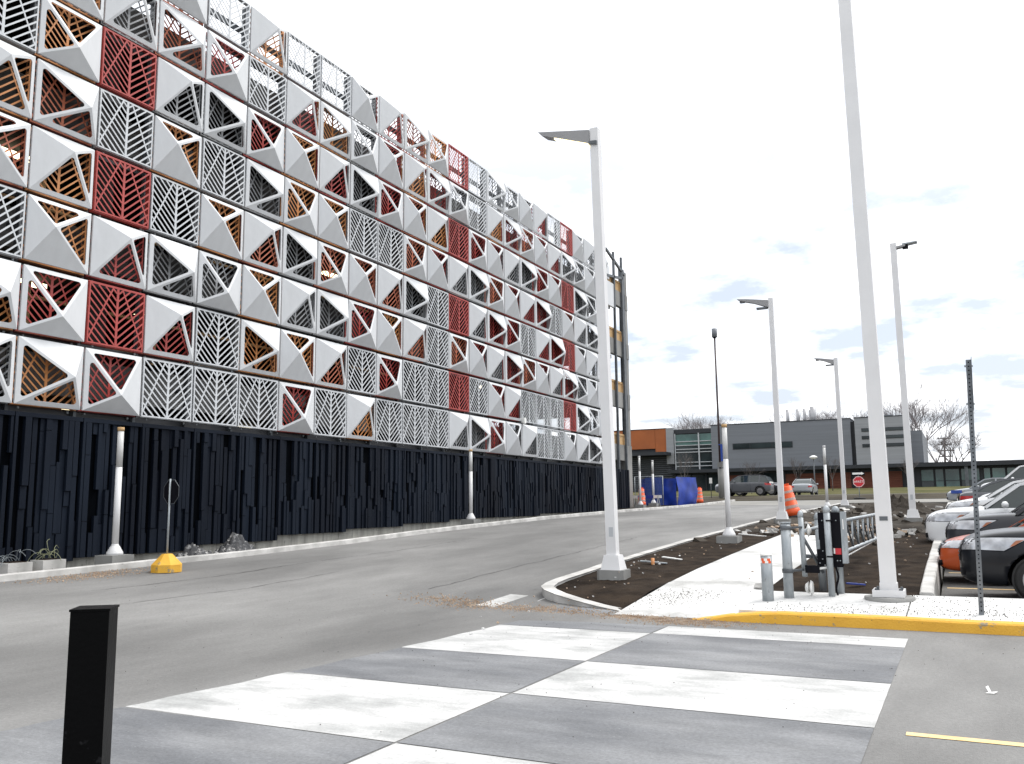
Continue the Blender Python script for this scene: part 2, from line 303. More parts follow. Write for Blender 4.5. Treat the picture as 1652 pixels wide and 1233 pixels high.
def seg(a, b, st=0.8):
    d = math.dist(a, b); n = max(1, int(d/st)); return [(a[0]+(b[0]-a[0])*i/n, a[1]+(b[1]-a[1])*i/n) for i in range(n+1)]
kerb('kerb', seg((2.0, -30), (2.0, 57)), 0.15, 0.13)
# island kerb with its rounded nose, low end flush with the walk
nose = [(12.85, 1.18), (12.4, 1.30), (11.95, 1.46), (11.55, 1.66), (11.25, 1.92), (11.02, 2.28), (10.90, 2.75), (10.85, 3.3)]
kerb('kerb', nose + seg((10.85, 4.0), (10.85, 46))[0:], -0.17, 0.14, hs=[0.0, 0.045, 0.10, 0.14, 0.16, 0.16, 0.155, 0.15]+[0.14]*len(seg((10.85, 4.0), (10.85, 46))))
kerb('kerb', seg((17.0, 2.9), (17.0, 46)), 0.2, 0.17, lift=-.35)
kerb('kerb', seg((16.78, 46.1), (10.85, 46.1)), -0.15, 0.14)
def nosex(y):
    ys = [1.25, 1.46, 1.66, 1.92, 2.28, 2.75, 3.3, 4.0]; xs = [12.72, 12.05, 11.65, 11.38, 11.16, 11.05, 11.0, 11.0]
    return interp(y, ys, xs)
pb = strip('planting_bed', nosex, 12.82, 1.25, 15.6, 'dirt', 0.10, 0.09, 0.12, amp=0.035)
for v in pb.data.vertices: v.co.z -= max(0, 2.6-v.co.y)*.07
strip('planting_bed', 14.55, 16.82, 2.8, 15.6, 'dirt', 0.09, 0.09, 0.12, amp=0.04)
strip('building_site_soil', 11.0, 16.82, 15.4, 46, 'dirt2', 0.10, 0.35, 0.35, amp=0.12)
# walk and pad in slabs
sub = strip('path', 12.82, 14.6, 0.9, 15.6, 'conc', -0.03, 1, 0.6)
k = 0.84
for i, e in enumerate((3.6, 6.6, 9.6, 12.6, 15.4)):
    strip('concrete_slab', 12.83, 14.57, k, e-0.015, 'walk', 0.045+(0.05 if i else 0.0)*min(1, i), 0.6, 0.4, kind=None, skirt=0.08, parent=sub) if i else strip('concrete_slab', 12.83, 14.57, k, e-0.015, 'walk', 0.0, 0.6, 0.4, kind=None, skirt=0.05, parent=sub)
    k = e+0.015
# first slab ramps up: simple sloped correction
for o in [c for c in sub.children][:1]:
    for v in o.data.vertices:
        v.co.z += min(1, max(0, (v.co.y-0.84)/2.76))*0.09 + 0.012
pad = strip('pavement', 14.62, 30, 0.98, 2.86, 'conc', -0.03, 2, 0.6, skirt=.3)
xs = [14.60, 16.72, 19.4, 22.4, 25.5, 29]
for i in range(5):
    s = strip('concrete_slab', xs[i], xs[i+1]-0.02, 1.0, 2.84 if i == 0 else 2.87, 'walk', 0.122, 0.7, 0.5, kind=None, skirt=0.3, parent=pad)
# transition wedge between walk and pad
mb = MB(); mb.prism([(14.57, 0.86, 0.0), (14.62, 1.0, 0.0), (14.62, 3.05, 0.05), (14.57, 3.6, 0.05)], (0, 0, 0.11)); s = mb.build('concrete_edge', 'walk', pad)
# yellow kerb
yk = [(13.9, 0.72), (14.2, 0.72), (14.5, 0.72), (14.85, 0.72), (15.2, 0.72)] + [(15.2+0.5*i, 0.72) for i in range(1, 30)]
kerb('kerb', yk, 0.27, 0.13, 'yellow', hs=[0.0, 0.03, 0.085, 0.125, 0.145]+[0.145]*29)

# painted crossing
XA, XB, XC = 11.0, 13.86, 16.78
rows = [(-10.2, -8.15), (-8.15, -6.25), (-6.25, -4.5), (-4.5, -2.78), (-2.78, -0.62), (-0.62, 0.70)]
for i, (a, b) in enumerate(rows):
    for j, (c, d) in enumerate(((XA, XB), (XB, XC))):
        white = (i + j) % 2 == 0
        o = strip('painted_square', c+0.012, d-0.012, a+0.01, b-0.01, 'wpaint' if white else 'gpaint', 0.004, 1.5, 0.5)
strip('painted_square', XA+.05, 12.7, 0.70, 1.32, 'gpaint', 0.004, 1.5, 0.3)
strip('concrete_patch', 10.45, 11.2, 1.0, 2.2, 'walk', 0.006, 0.4, 0.3)
strip('painted_line', 16.98, 24, -4.62, -4.52, 'yline', 0.004, 1, 0.1)
for yy in (5.9, 8.6, 11.3, 14.0, 16.7, 19.4, 22.1, 24.8):
    strip('painted_line', 17.12, 22, yy-0.05, yy+0.05, 'yline', 0.004, 1, 0.1)
def crack(pts, wd=.018):
    mb = MB(); rn = random.Random(len(pts)); L = []
    for a, b in zip(pts[:-1], pts[1:]):
        n = int(math.dist(a, b)/.25)+1
        for i in range(n): t = i/n; L.append((a[0]+(b[0]-a[0])*t+rn.gauss(0, .02), a[1]+(b[1]-a[1])*t+rn.gauss(0, .02)))
    for (x, y) in L:
        w_ = wd*rn.uniform(.3, 1); mb.v += [(x-w_, y, gz(x, y)+.006), (x+w_, y, gz(x, y)+.006)]
    for i in range(len(L)-1): mb.face((2*i, 2*i+1, 2*i+3, 2*i+2))
    o = mb.build('crack', 'concdk'); o['kind'] = 'structure'
crack([(4.3, -1.2), (4.45, 1.5), (4.3, 4.2), (4.5, 8), (4.4, 12)], .012); crack([(5.9, -2.5), (6.1, 0.5), (6.0, 3.5)], .01)
crack([(8.9, 2.0), (8.95, 7), (8.8, 14)], .01)
# grit washed against the kerbs
def grit(name, pts, m='sand', seed=1, n=1400, sx=0.5, sy=0.25, zo=0.005, rr=(.006, .02)):
    rnd = random.Random(seed); mb = MB()
    for _ in range(n):
        c = rnd.choice(pts); x = c[0]+rnd.gauss(0, sx); y = c[1]+rnd.gauss(0, sy); r = rnd.uniform(*rr); z = gz(x, y)+zo
        a = rnd.random()*6.28; p = [(x+r*math.cos(a+t), y+r*math.sin(a+t), z) for t in (0, 2.1, 4.2)]
        b = len(mb.v); mb.v += p+[(x, y, z+r*1.1)]
        for f in ((0, 1, 3), (1, 2, 3), (2, 0, 3)): mb.face(tuple(b+i for i in f))
    o = mb.build(name, m); o['kind'] = 'stuff'; return o
grit('grit', [(13.6, .6), (14.0, .45), (14.3, .55), (13.2, .7)], seed=2, n=2600, sx=0.35, sy=0.13)
grit('grit', [(9.9, 1.2), (10.4, 0.9), (11.2, 0.9), (11.9, .95)], seed=3, n=1600, sx=0.45, sy=0.2)
grit('grit', [(13.3, 2.2), (13.2, 1.8), (13.6, 2.6), (13.1, 3.2)], 'dirt', seed=5, n=700, sx=.3, sy=.4, zo=.08, rr=(.004, .012))
grit('grit', [(16.8, 1.4), (17.6, 1.5), (18.4, 1.6), (15.6, 1.3), (17.2, 2.4), (19, 1.3)], 'dirt2', seed=6, n=900, sx=.5, sy=.25, zo=.124, rr=(.004, .011))
grit('grit', [(12.5, 1.0), (13.5, .1), (15.5, .2), (11.5, -3), (14, -4.5), (7, -1), (16, -2)], 'dirt2', seed=8, n=260, sx=1.6, sy=1.0, zo=.008, rr=(.003, .008))
grit('grit', [(2.5, -.2), (2.4, .6)], 'sand', seed=4, n=900, sx=0.25, sy=0.5)
# ------------------------------------------------------------------ parking garage
W = 1.6; H = 0.9736*1.6; Z0 = 3.77; NC0, NC1 = -2, 21
G = empty('parking_garage', 'long parking garage with white pyramid panels and leaf screens above a dark ribbed base', 'building')
YE = 22*W
PW, PH = 1.54, 1.43; MX = (W-PW)/2; MZ = (H-PH)/2
def leaf_mesh(mname):
    """one laser-cut leaf screen, spine, slats rising outward, two cross veins, folded sides"""
    mb = MB(); t = 0.012; x = -0.006; y0, y1, z0, z1 = 0, PW, 0, PH; cyy = PW/2
    fr = 0.035
    mb.box(-t, 0, y0, y1, z0, z0+fr); mb.box(-t, 0, y0, y1, z1-fr, z1); mb.box(-t, 0, y0, y0+fr, z0+fr, z1-fr); mb.box(-t, 0, y1-fr, y1, z0+fr, z1-fr)
    mb.box(-t-.002, .002, cyy-.03, cyy+.03, z0+fr, z1-fr)
    n = 13; sp = (PH+0.55)/n
    for k in range(-4, 9):
        zb = z0 + k*0.178 + 0.04
        for s in (-1, 1):
            # slat from spine up and out, slope 0.92
            ya = 0.03; yb = PW/2-fr; za = zb; ze = zb+(yb-ya)*0.92
            if za > z1-fr or ze < z0+fr: continue
            if za < z0+fr: ya += (z0+fr-za)/0.92; za = z0+fr
            if ze > z1-fr: yb -= (ze-(z1-fr))/0.92; ze = z1-fr
            if yb-ya < 0.04: continue
            mb.bar((x, cyy+s*ya, za), (x, cyy+s*yb, ze), 0.037, t*.9)
    for s in (-1, 1):
        mb.bar((x, cyy+s*(PW/2-fr), z0+.13), (x, cyy+s*0.13, z1-fr), 0.034, t*1.15)
    # perforated folds at both sides
    for yy in (y0, y1-.008):
        mb.box(-.15, -.13, yy, yy+.008, z0, z1)
        for k in range(11): z = z0+.03+k*.133; mb.box(-.13, -t, yy, yy+.008, z, z+.05)
    return mb.mesh('leaf_screen', [mname])
def frame_mesh(fname):
    mb = MB(); d0, d1 = -0.17, -0.02
    mb.box(d0, d1, -.012, .004, -.02, PH+.02); mb.box(d0, d1, PW-.004, PW+.012, -.02, PH+.02)
    mb.box(d0, d1, .004, PW-.004, -.02, -.004); mb.box(d0, d1, .004, PW-.004, PH+.004, PH+.02)
    mb.box(d0, d0+.03, .25, .29, -.06, -.02, 1); mb.box(d0, d0+.03, PW-.12, PW-.08, -.07, -.02, 1)
    return mb.mesh('facade_panel', [fname, 'steel'])
def pyramid_mesh(kind):
    ap = {'A': (.5+.225, .5-.03), 'B': (.5-.03, .5-.225), 'C': (.5+.0, .5+.225), 'D': (.5-.225, .5+.03)}[kind]
    A = Vector((0.36, ap[0]*PW, ap[1]*PH))
    c = [Vector((0, 0, 0)), Vector((0, PW, 0)), Vector((0, PW, PH)), Vector((0, 0, PH))]  # BL BR TR TL
    sides = {'bottom': (0, 1), 'right': (1, 2), 'top': (2, 3), 'left': (3, 0)}
    holes = {'A': ('left', 'bottom'), 'B': ('left', 'top'), 'C': ('bottom', 'right'), 'D': ('top', 'right')}[kind]
    mb = MB(); th = 0.014
    for sname, (i, j) in sides.items():
        P = [c[i], c[j], A]; nrm = (P[1]-P[0]).cross(P[2]-P[0]).normalized()
        if nrm.x < 0: nrm = -nrm
        if sname not in holes:
            b = len(mb.v); mb.v += [tuple(p) for p in P] + [tuple(p - nrm*th) for p in P]
            mb.face((b, b+1, b+2)); mb.face((b+5, b+4, b+3)); continue
        # 2D frame
        o = P[0]; ex = (P[1]-P[0]).normalized(); ey = nrm.cross(ex)
        q = [((p-o).dot(ex), (p-o).dot(ey)) for p in P]
        if q[2][1] < 0: ey = -ey; q = [((p-o).dot(ex), (p-o).dot(ey)) for p in P]
        off = [0.105, 0.058, 0.058]   # base edge, then the two ridges
        # inset lines
        L = []
        for k in range(3):
            a = Vector(q[k]); b2 = Vector(q[(k+1) % 3]); d = (b2-a).normalized(); nn = Vector((-d.y, d.x)); cen = (Vector(q[0])+Vector(q[1])+Vector(q[2]))/3
            if (cen-a).dot(nn) < 0: nn = -nn
            L.append((a+nn*off[k], d))
        def inter(l1, l2):
            (p, d), (r, e) = l1, l2; den = d.x*e.y-d.y*e.x; t = ((r.x-p.x)*e.y-(r.y-p.y)*e.x)/den; return p+d*t
        corners = [inter(L[2], L[0]), inter(L[0], L[1]), inter(L[1], L[2])]
        arcs = []; rad = 0.055
        for k in range(3):
            pc = corners[k]; pa = (corners[(k-1) % 3]-pc).normalized(); pb = (corners[(k+1) % 3]-pc).normalized()
            half = pa.angle(pb)/2; ln = min(rad/math.tan(half), .3*min((corners[(k-1) % 3]-pc).length, (corners[(k+1) % 3]-pc).length)); rr = ln*math.tan(half)
            cen = pc + (pa+pb).normalized()*(ln/math.cos(half)); s0 = pc+pa*ln; s1 = pc+pb*ln
            a0 = math.atan2(s0.y-cen.y, s0.x-cen.x); a1 = math.atan2(s1.y-cen.y, s1.x-cen.x); da = (a1-a0+math.pi) % (2*math.pi)-math.pi
            arcs.append([cen+Vector((math.cos(a0+da*t/5), math.sin(a0+da*t/5)))*rr for t in range(6)])
        to3 = lambda v, dd=0: tuple(o+ex*v[0]+ey*v[1]-nrm*dd)
        for dd in (0, th):
            b = len(mb.v); mb.v += [to3(v, dd) for v in q]; ia = []
            for k in range(3):
                ia.append(len(mb.v)); mb.v += [to3(v, dd) for v in arcs[k]]
            for k in range(3):
                for t in range(5): mb.face((b+k, ia[k]+t, ia[k]+t+1))
                kn = (k+1) % 3; mb.face((b+k, ia[k]+5, ia[kn], b+kn))
            if dd == 0: f0_ = ia
        for k in range(3):
            for t in range(5): mb.face((f0_[k]+t, f0_[k]+t+1, ia[k]+t+1, ia[k]+t))
            kn = (k+1) % 3; mb.face((f0_[k]+5, f0_[kn], ia[kn], ia[k]+5))
    # folded rim
    e = 0.05
    mb.box(-e, 0, 0, .008, 0, PH); mb.box(-e, 0, PW-.008, PW, 0, PH); mb.box(-e, 0, .008, PW-.008, 0, .008); mb.box(-e, 0, .008, PW-.008, PH-.008, PH)
    me = bpy.data.meshes.new('pyramid_cover'); me.from_pydata(mb.v, [], mb.f); me.materials.append(MT['panelw']); me.update(); return me
LEAF = {c: leaf_mesh('leaf'+c.lower()) for c in 'WGORN'}
FRAME = {'W': frame_mesh('leafg'), 'G': frame_mesh('framek'), 'O': frame_mesh('frameo'), 'N': frame_mesh('framer'), 'R': frame_mesh('framer')}
FRAMER = frame_mesh('leafr')
PYR = {k: pyramid_mesh(k) for k in 'ABCD'}
T = ["PG PG PO PR FW FW FW PR FW PO FW FW FW PG PG PR PG PG FW FW PG PG PG PG",
     "FW PO PR FR PR FW PO PO PN FW PR FW FW FR FW PR PR FW FW FW FR PG PG PG",
     "PR FW PO PR PG PG PO PG PG PR PO PN FW PN PR PG PR PN PR PG PR PG PG PG",
     "PG PN PO FR FW PO PN PG PN PN PN PG FW FR PG PR PR FW PR PR FR PG PG PG",
     "FW PO PN FW PO FW PG PO PO FW FW PN PR PG PG PN PR PR PR FW PN PG PG PG",
     "PO FW PO FR PG PG PR PO PR PG PR PN PO FR PR PR PG PG PR PR FR PG PG PG",
     "PG PG PO PG PN PR FW PR PO PG PR PO PR PG FW PO PR PN PR PR PG PG PG PG",
     "FW PR PG FW PN FW PO FW FW PG PR PN PO FR FW PG PG PG PR FW FR PG PG PG"]
SEQ = 'ABDC'
for r, line in enumerate(T):
    for i, code in enumerate(line.split()):
        c = NC0+i; t, colr = code; y = c*W+MX; z = Z0+r*H+MZ
        back = 0.0 if t == 'F' else -0.14
        fr = link('facade_panel', FRAMER if code == 'FR' else FRAME[colr], G, (back, y, z))
        link('leaf_screen', LEAF[colr], fr)
        if t == 'P':
            kind = 'A' if (c, r) == (4, 1) else SEQ[(c+r) % 4]
            link('pyramid_cover', PYR[kind], fr, (0.14+random.uniform(-.008, .008), random.uniform(-.004, .004), 0), (random.uniform(-.003, .003), random.uniform(-.006, .006), random.uniform(-.006, .006)))
mb = MB(); mb.box(-.05, -.03, 0, PW, 0, PH); mb.box(-.16, -.05, 0, PW, 0, PH); b_ = mb.build('blank_panel', 'panelw', G, (0, 22*W+.05, Z0+6*H+MZ))
mb = MB(); mb.box(-.16, -.03, 0, .7, 0, PH*.55); mb.build('blank_panel', 'panelw', G, (0, 22*W+.05, Z0+7*H+MZ))
mb = MB(); mb.box(0.0, .16, -.1, .1, 0, .22); mb.tube((.1, 0, -.06), (.1, 0, 0), .08, n=10); mb.build('camera_housing', 'white', G, (0.02, 15.0*W, Z0+H+0.0))
# structure behind the skin
YG0, YG1, XB_ = -3.2*W*1.0-1.2, 39.4, -32.0
LV = [4.19, 7.31, 10.42, 13.5]
for k, z in enumerate(LV):
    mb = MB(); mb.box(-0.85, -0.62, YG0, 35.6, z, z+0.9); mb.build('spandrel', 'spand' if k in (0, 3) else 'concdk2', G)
    mb = MB(); mb.box(-0.34, -0.12, 35.3, 38.35, z, z+0.92); mb.build('spandrel', 'conc', G)
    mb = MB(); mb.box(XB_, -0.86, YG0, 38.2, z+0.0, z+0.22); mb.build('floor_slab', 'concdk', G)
    if True:
        mb = MB(); mb.box(-0.30, -0.18, 35.35, 38.35, z+0.93, z+1.55); mb.box(-.18, -.14, 35.35, 38.35, z+1.45, z+1.56); 
        for q in range(3): mb.box(-.18, -.13, 35.6+q*1.2, 35.68+q*1.2, z+.93, z+1.45)
        mb.build('wood_guard', 'wood', G)
    for yb in range(int(YG0)+2, 38, 8):
        mb = MB(); mb.box(XB_, -0.9, yb, yb+.35, z-.55, z); mb.build('ceiling_beam', 'concdk', G)
for yb in (-5.6, 2.4, 10.4, 18.4, 26.4, 34.4):
    for xx in (-1.5, -16, -31):
        mb = MB(); mb.box(xx, xx+.5, yb, yb+.5, 0, 13.5); mb.build('column', 'concdk', G)
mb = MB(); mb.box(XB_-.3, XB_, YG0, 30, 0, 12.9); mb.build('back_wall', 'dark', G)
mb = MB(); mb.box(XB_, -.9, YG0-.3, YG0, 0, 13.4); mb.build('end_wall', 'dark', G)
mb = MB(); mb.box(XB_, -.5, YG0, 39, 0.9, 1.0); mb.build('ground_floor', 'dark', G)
# partial inner ramps and walls seen through the screens
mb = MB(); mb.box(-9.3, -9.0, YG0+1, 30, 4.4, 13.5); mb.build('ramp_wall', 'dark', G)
for c in range(NC0, NC1+2):
    mb = MB(); mb.box(-.32, -.22, c*W-.035, c*W+.035, 3.7, Z0+8*H-.05)
    for zc in LV: mb.box(-.62, -.32, c*W-.03, c*W+.03, zc+.4, zc+.5)
    mb.build('steel_post', 'steeldk' if c % 3 else 'framek', G)
for z in (15.42,):
    mb = MB(); mb.box(-.42, -.36, NC0*W, YE, z-.02, z+.16); mb.build('girt', 'steeldk', G)
for r_ in range(0, 8):
    mb = MB(); mb.box(-.42, -.34, NC0*W, YE, Z0+r_*H-.07, Z0+r_*H+.07); mb.build('girt', 'framek', G)
for z, x in ((5.62, -1.3), (6.55, -1.5), (8.7, -1.4)):
    mb = MB(); mb.tube((x, YG0+.5, z), (x, 16, z), .05, n=8); mb.build('pipe', 'wood', G)
for (y, z) in ((1.0, 5.4), (4.6, 5.4), (1.2, 8.4)):
    mb = MB(); mb.box(-1.5, -1.36, y, y+.14, z, z+1.9); mb.build('timber_prop', 'wood', G)
# lit ceiling fittings
for (x, y, z) in ((-2.6, 1.3, 10.2), (-2.4, -.6, 7.15), (-2.3, -.3, 7.15), (-2.5, 3.4, 4.05), (-2.8, -.2, 4.0), (-2.6, 1.9, 7.1), (-3.0, 5.2, 7.1), (-2.5, 4.5, 7.1), (-2.2, 24.6, 7.1), (-2.6, 9.2, 4.05), (-3, 14, 10.2)):
    mb = MB(); mb.box(-.09, .09, -.42, .42, 0, .10); o = mb.build('ceiling_light', 'lamp', G, (x, y, z))
# open bay at the far end
mb = MB(); mb.box(-.5, -.12, 38.42, 39.3, .9, LV[0]+.92); mb.build('corner_column', 'conc', G)
mb = MB(); mb.box(-.36, -.14, 38.42, 38.9, LV[0]+.93, 16.0); mb.build('corner_column', 'steeldk', G)
mb = MB()
for z in LV: mb.box(-.45, -.121, 38.905, 39.32, z, z+.92)
mb.build('corner_block', 'conc', G)
mb = MB(); mb.box(-.40, -.15, 38.93, 39.3, 4.3+.82, 15.9); mb.build('corner_column', 'conc', G)
for yy in (36.75, 38.1):
    mb = MB(); mb.box(-.10, .02, yy-.07, yy+.07, 3.5, 16.6); mb.build('steel_post', 'steeldk', G)
mb = MB(); mb.bar((-.04, 35.5, 16.5), (-.04, 38.6, 15.6), .14, .12); mb.build('brace', 'steeldk', G)
mb = MB(); mb.bar((-.04, 35.5, 14.9), (-.04, 38.2, 15.3), .14, .12); mb.build('brace', 'steeldk', G)
for z in LV[:-1]:
    for yy in (35.7, 36.1, 36.35):
        mb = MB(); mb.tube((-2.5, yy, z+.3), (-2.5, yy, z+3.1), .06, n=8); mb.build('shoring_post', 'steeldk', G)
# foundation
bottoms = {-3: .50, -2: .50, -1: .50, 0: .52, 1: .58, 2: .58, 3: .71, 4: .71, 5: .85, 6: .85, 7: .94, 8: .94, 9: 1.03, 10: 1.03, 11: 1.12}
fd = MB(); fd.box(-.45, -.06, -24, 39.2, -.1, 1.28); fo = fd.build('foundation_wall', 'found', G)
for k in range(26):
    yy = 1.5+k*1.45; mb = MB(); mb.box(-.07, -.055, yy, yy+.02, .2, 1.27); mb.build('board_mark', 'conc', fo)
# ribbed dark cladding
rnd = random.Random(11); NB = 0; CT = 3.66
for c in list(range(-4, 22)):
    zb = bottoms.get(c, 1.14 if c < 16 else 1.24); zb = .50 if c < 0 else zb
    mb = MB(); mb.box(-.05, .0, c*W+.008, (c+1)*W-.008, zb, CT); pan = mb.build('cladding_panel', 'cladbk', G)
    e = MB(); e.box(0.0, .10, c*W+.01, c*W+.075, zb, CT); e.box(0, .10, c*W+.075, (c+1)*W-.01, CT-.09, CT+.0); e.build('cladding_edge', 'clad', pan)
    y = c*W+.085; st = MB(); individual = (-1 <= c <= 8)
    while y < (c+1)*W-.05:
        wd = rnd.uniform(.085, .15); wd = min(wd, (c+1)*W-.012-y)
        if wd < .04: break
        z = zb
        zs = sorted([rnd.uniform(zb+.3, zb+1.2), rnd.uniform(2.0, CT-.25)]) + [CT-.095]
        for q, zt in enumerate(zs):
            dp = rnd.choice((.035, .06, .085, .105))
            if q and rnd.random() < (.5 if wd < .1 else .06): z = zt; continue          # open slot between boards
            bx = MB() if individual else st
            bx.box(0.0, dp, y+.004, y+wd-.004, z, zt-.012 if q < 2 else zt)
            if individual and NB < 290: NB += 1; bx.build('cladding_board', 'clad', pan)
            elif individual:
                for a in bx.v: pass
                b0 = len(st.v); st.v += bx.v
                for ff in bx.f: st.face(tuple(b0+i_ for i_ in ff))
            z = zt
        y += wd + (rnd.choice((.05, .06, .0)) if rnd.random() < .55 else .008)
    if st.v: o = st.build('cladding_board', 'clad', pan); o['kind'] = 'stuff'
mb = MB(); mb.box(-.1, -.05, 36.0, 38.38, 1.24, 3.64); pan = mb.build('cladding_panel', 'cladbk', G); st = MB()
for k in range(20): st.box(-.05, -.05+rnd.choice((.04, .08, .1)), 36.02+k*.118, 36.02+k*.118+.095, 1.24, 3.64)
o = st.build('cladding_board', 'clad', pan); o['kind'] = 'stuff'

# ------------------------------------------------------------------ poles
def street_lamp(x, y, h, label, s=.20, arm=None, head='led', base='flare', top_s=None, zoff=.1, lean=(0, 0), ztop=None, group='tall white street lamps'):
    g = gz(x, y)+zoff; t = empty('street_lamp', label, 'street lamp', (x, y, g), group=group); ts = (top_s or s)/2; s2 = s/2
    h0 = 0.42 if base == 'flare' else 0.05
    mb = MB(); b = len(mb.v)
    for z, q in ((0.2, s2), (h, ts)):
        lx, ly = lean[0]*z/h, lean[1]*z/h
        mb.v += [(-q+lx, -q+ly, z), (q+lx, -q+ly, z), (q+lx, q+ly, z), (-q+lx, q+ly, z)]
    for k in range(4): mb.face((k, (k+1) % 4, 4+(k+1) % 4, 4+k))
    mb.face((4, 5, 6, 7)); mb.face((3, 2, 1, 0)); mb.build('pole', 'whitepole', t)
    if base == 'flare':
        mb = MB(); b = 0
        for z, q in ((.16, s2*2.0), (.42, s2*1.45)): mb.v += [(-q, -q, z), (q, -q, z), (q, q, z), (-q, q, z)]
        for k in range(4): mb.face((k, (k+1) % 4, 4+(k+1) % 4, 4+k))
        mb.face((4, 5, 6, 7)); mb.face((3, 2, 1, 0)); mb.build('base_cover', 'whitepole', t)
        mb = MB(); mb.box(-.04, .04, -s2-.004, -s2-.0005, .75, .92); mb.build('hand_hole_cover', 'mull', t)
        q = s2*2.75; mb = MB(); c = .07
        oc = [(-q+c, -q), (q-c, -q), (q, -q+c), (q, q-c), (q-c, q), (-q+c, q), (-q, q-c), (-q, -q+c)]
        mb.prism([(a, b2, -.25) for a, b2 in oc], (0, 0, .41)); mb.build('concrete_base', 'conc', t)
    else:
        mb = MB(); mb.box(-.21, .21, -.21, .21, .05, .10); mb.box(-.21, .21, -.21, -.19, .10, .145); mb.box(-.21, .21, .19, .21, .10, .145); mb.box(-.21, -.19, -.19, .19, .10, .145); mb.box(.19, .21, -.19, .19, .10, .145); mb.box(-s2-.01, s2+.01, -s2-.01, s2+.01, .10, .24)
        mb.build('base_plate', 'whitepole', t)
        for a in (-.16, .16):
            for b2 in (-.16, .16): mb = MB(); mb.tube((a, b2, .1), (a, b2, .17), .02, n=6); mb.build('anchor_bolt', 'steeldk', t)
        mb = MB(); mb.tube((0, 0, -.06), (0, 0, .045), .34, n=24); mb.build('concrete_base', 'conc', t)
        mb = MB(); mb.box(-.055, .055, -s2-.006, -s2-.0005, 1.12, 1.18); mb.build('plate', 'steeldk', t)
    if arm:
        dx = -1 if arm < 0 else 1; L = abs(arm); z = h-.16
        mb = MB()
        # slim tapered arm, deeper at the pole, its far end pointed
        for k in (-1, 1):
            pass
        wd = .12
        if head == 'slim': prof = [(dx*ts, z+.08), (dx*L*.72, z+.20), (dx*L, z+.235), (dx*L*.93, z+.17), (dx*L*.5, z+.03), (dx*ts, z-.18)]
        else: prof = [(dx*ts, z+.12), (dx*L, z+.30), (dx*L*.90, z+.20), (dx*ts, z-.16)]
        if head == 'box': prof = [(dx*ts, z+.03), (dx*.38, z+.06), (dx*.38, z+.0), (dx*ts, z-.04)]
        mb.prism([(a+lean[0], -wd+lean[1], b2) for a, b2 in prof], (0, 2*wd, 0)); ar = mb.build('arm', 'armgrey', t)
        if head == 'led':
            mb = MB()
            for k in range(16):
                a0 = .26+k*(L*.82-.26)/16; za = z-.16+(a0-ts)/(L*.9-ts)*.36-.012
                for r_ in (-.07, .05): mb.box(min(dx*a0, dx*(a0+.05)), max(dx*a0, dx*(a0+.05)), r_-.045, r_+.045, za-.06, za+.004)
            mb.build('led_strip', 'led', t)
            mb = MB(); mb.prism([(dx*ts, -.125, z-.20), (dx*.24, -.125, z-.165), (dx*.24, -.125, z-.11), (dx*ts, -.125, z-.12)], (0, .25, 0)); mb.build('lamp_underside', 'steeldk', t)
        if head == 'slim':
            mb = MB(); mb.box(min(dx*L*.78, dx*L*.92), max(dx*L*.78, dx*L*.92), -.08, .08, z+.10, z+.14); mb.box(min(dx*.12, dx*.5), max(dx*.12, dx*.5), -.08, .08, z-.21, z-.15); mb.build('lamp_underside', 'steeldk', t)
        if head == 'box':
            mb = MB(); mb.prism([(dx*.28, -.12, z+.11), (dx*.72, -.12, z+.13), (dx*.76, -.12, z+.11), (dx*.28, -.12, z+.05)], (0, .32, 0)); mb.build('lamp_head', 'steel', t)
            mb = MB(); mb.box(.29, .47, -.07, .07, z-.07, z+.05); mb.build('driver_box', 'blackm', t)
    return t
street_lamp(11.72, 3.85, 8.62, 'nearest left white street lamp with glowing strip arm at the bed kerb nose', .185, arm=-1.18, top_s=.165, lean=(-.15, 0))
street_lamp(11.9, 20.1, 7.98, 'white street lamp behind the galvanised gate posts, slim arm pointing left', .19, arm=-1.18, head='slim', top_s=.16)
street_lamp(12.25, 35.7, 7.65, 'most distant tall white street lamp, standing beyond the soil, arm pointing left', .19, arm=-1.05, head='slim')
street_lamp(16.0, 20.8, 9.55, 'tall white lamp with black driver box under its head pointing right', .20, arm=1.3, head='box')
street_lamp(16.43, 2.42, 12.6, 'closest white lamp pole on bolted square plate, top out of frame', .21, arm=-1.6, base='plate', top_s=.17, zoff=.115, lean=(-.07, 0))

def light_column(x, y, h, label, cat='light column', block=True, cap=True):
    g = gz(x, y)+.1; t = empty('light_column', label, cat, (x, y, g), group='slim white light columns'); b0 = .16 if block else 0
    mb = MB(); mb.lathe(0, 0, [(.17, b0), (.165, b0+.05), (.10, b0+.17), (.075, b0+.2), (.075, b0+.22)], 20); mb.build('base_cover', 'whitepole', t)
    mb = MB(); mb.tube((0, 0, b0+.1), (0, 0, h*.70), .068, .066, 18); mb.build('pole', 'whitepole', t)
    mb = MB(); mb.tube((0, 0, h*.70), (0, 0, h*.972), .066, .064, 18); mb.build('light_tube', 'glassgrey', t)
    mb = MB(); mb.tube((0, 0, h*.972), (0, 0, h), .07, .07, 18); mb.build('cap', 'wood' if cap else 'whitepole', t)
    if block: mb = MB(); mb.box(-.27, .27, -.27, .27, -.3, b0+.0); mb.build('concrete_base', 'conc', t)
    return t
light_column(1.42, 1.52, 2.86, 'white light column beside the yellow sign base, against the dark wall')
light_column(1.35, 16.9, 2.72, 'white light column standing halfway along the dark ribbed wall')
light_column(12.05, 11.5, 3.05, 'white light column in the planting bed between the two left street lamps')
light_column(11.7, 33.5, 3.1, 'white light column far off, seen just above the gate control box', cap=False)
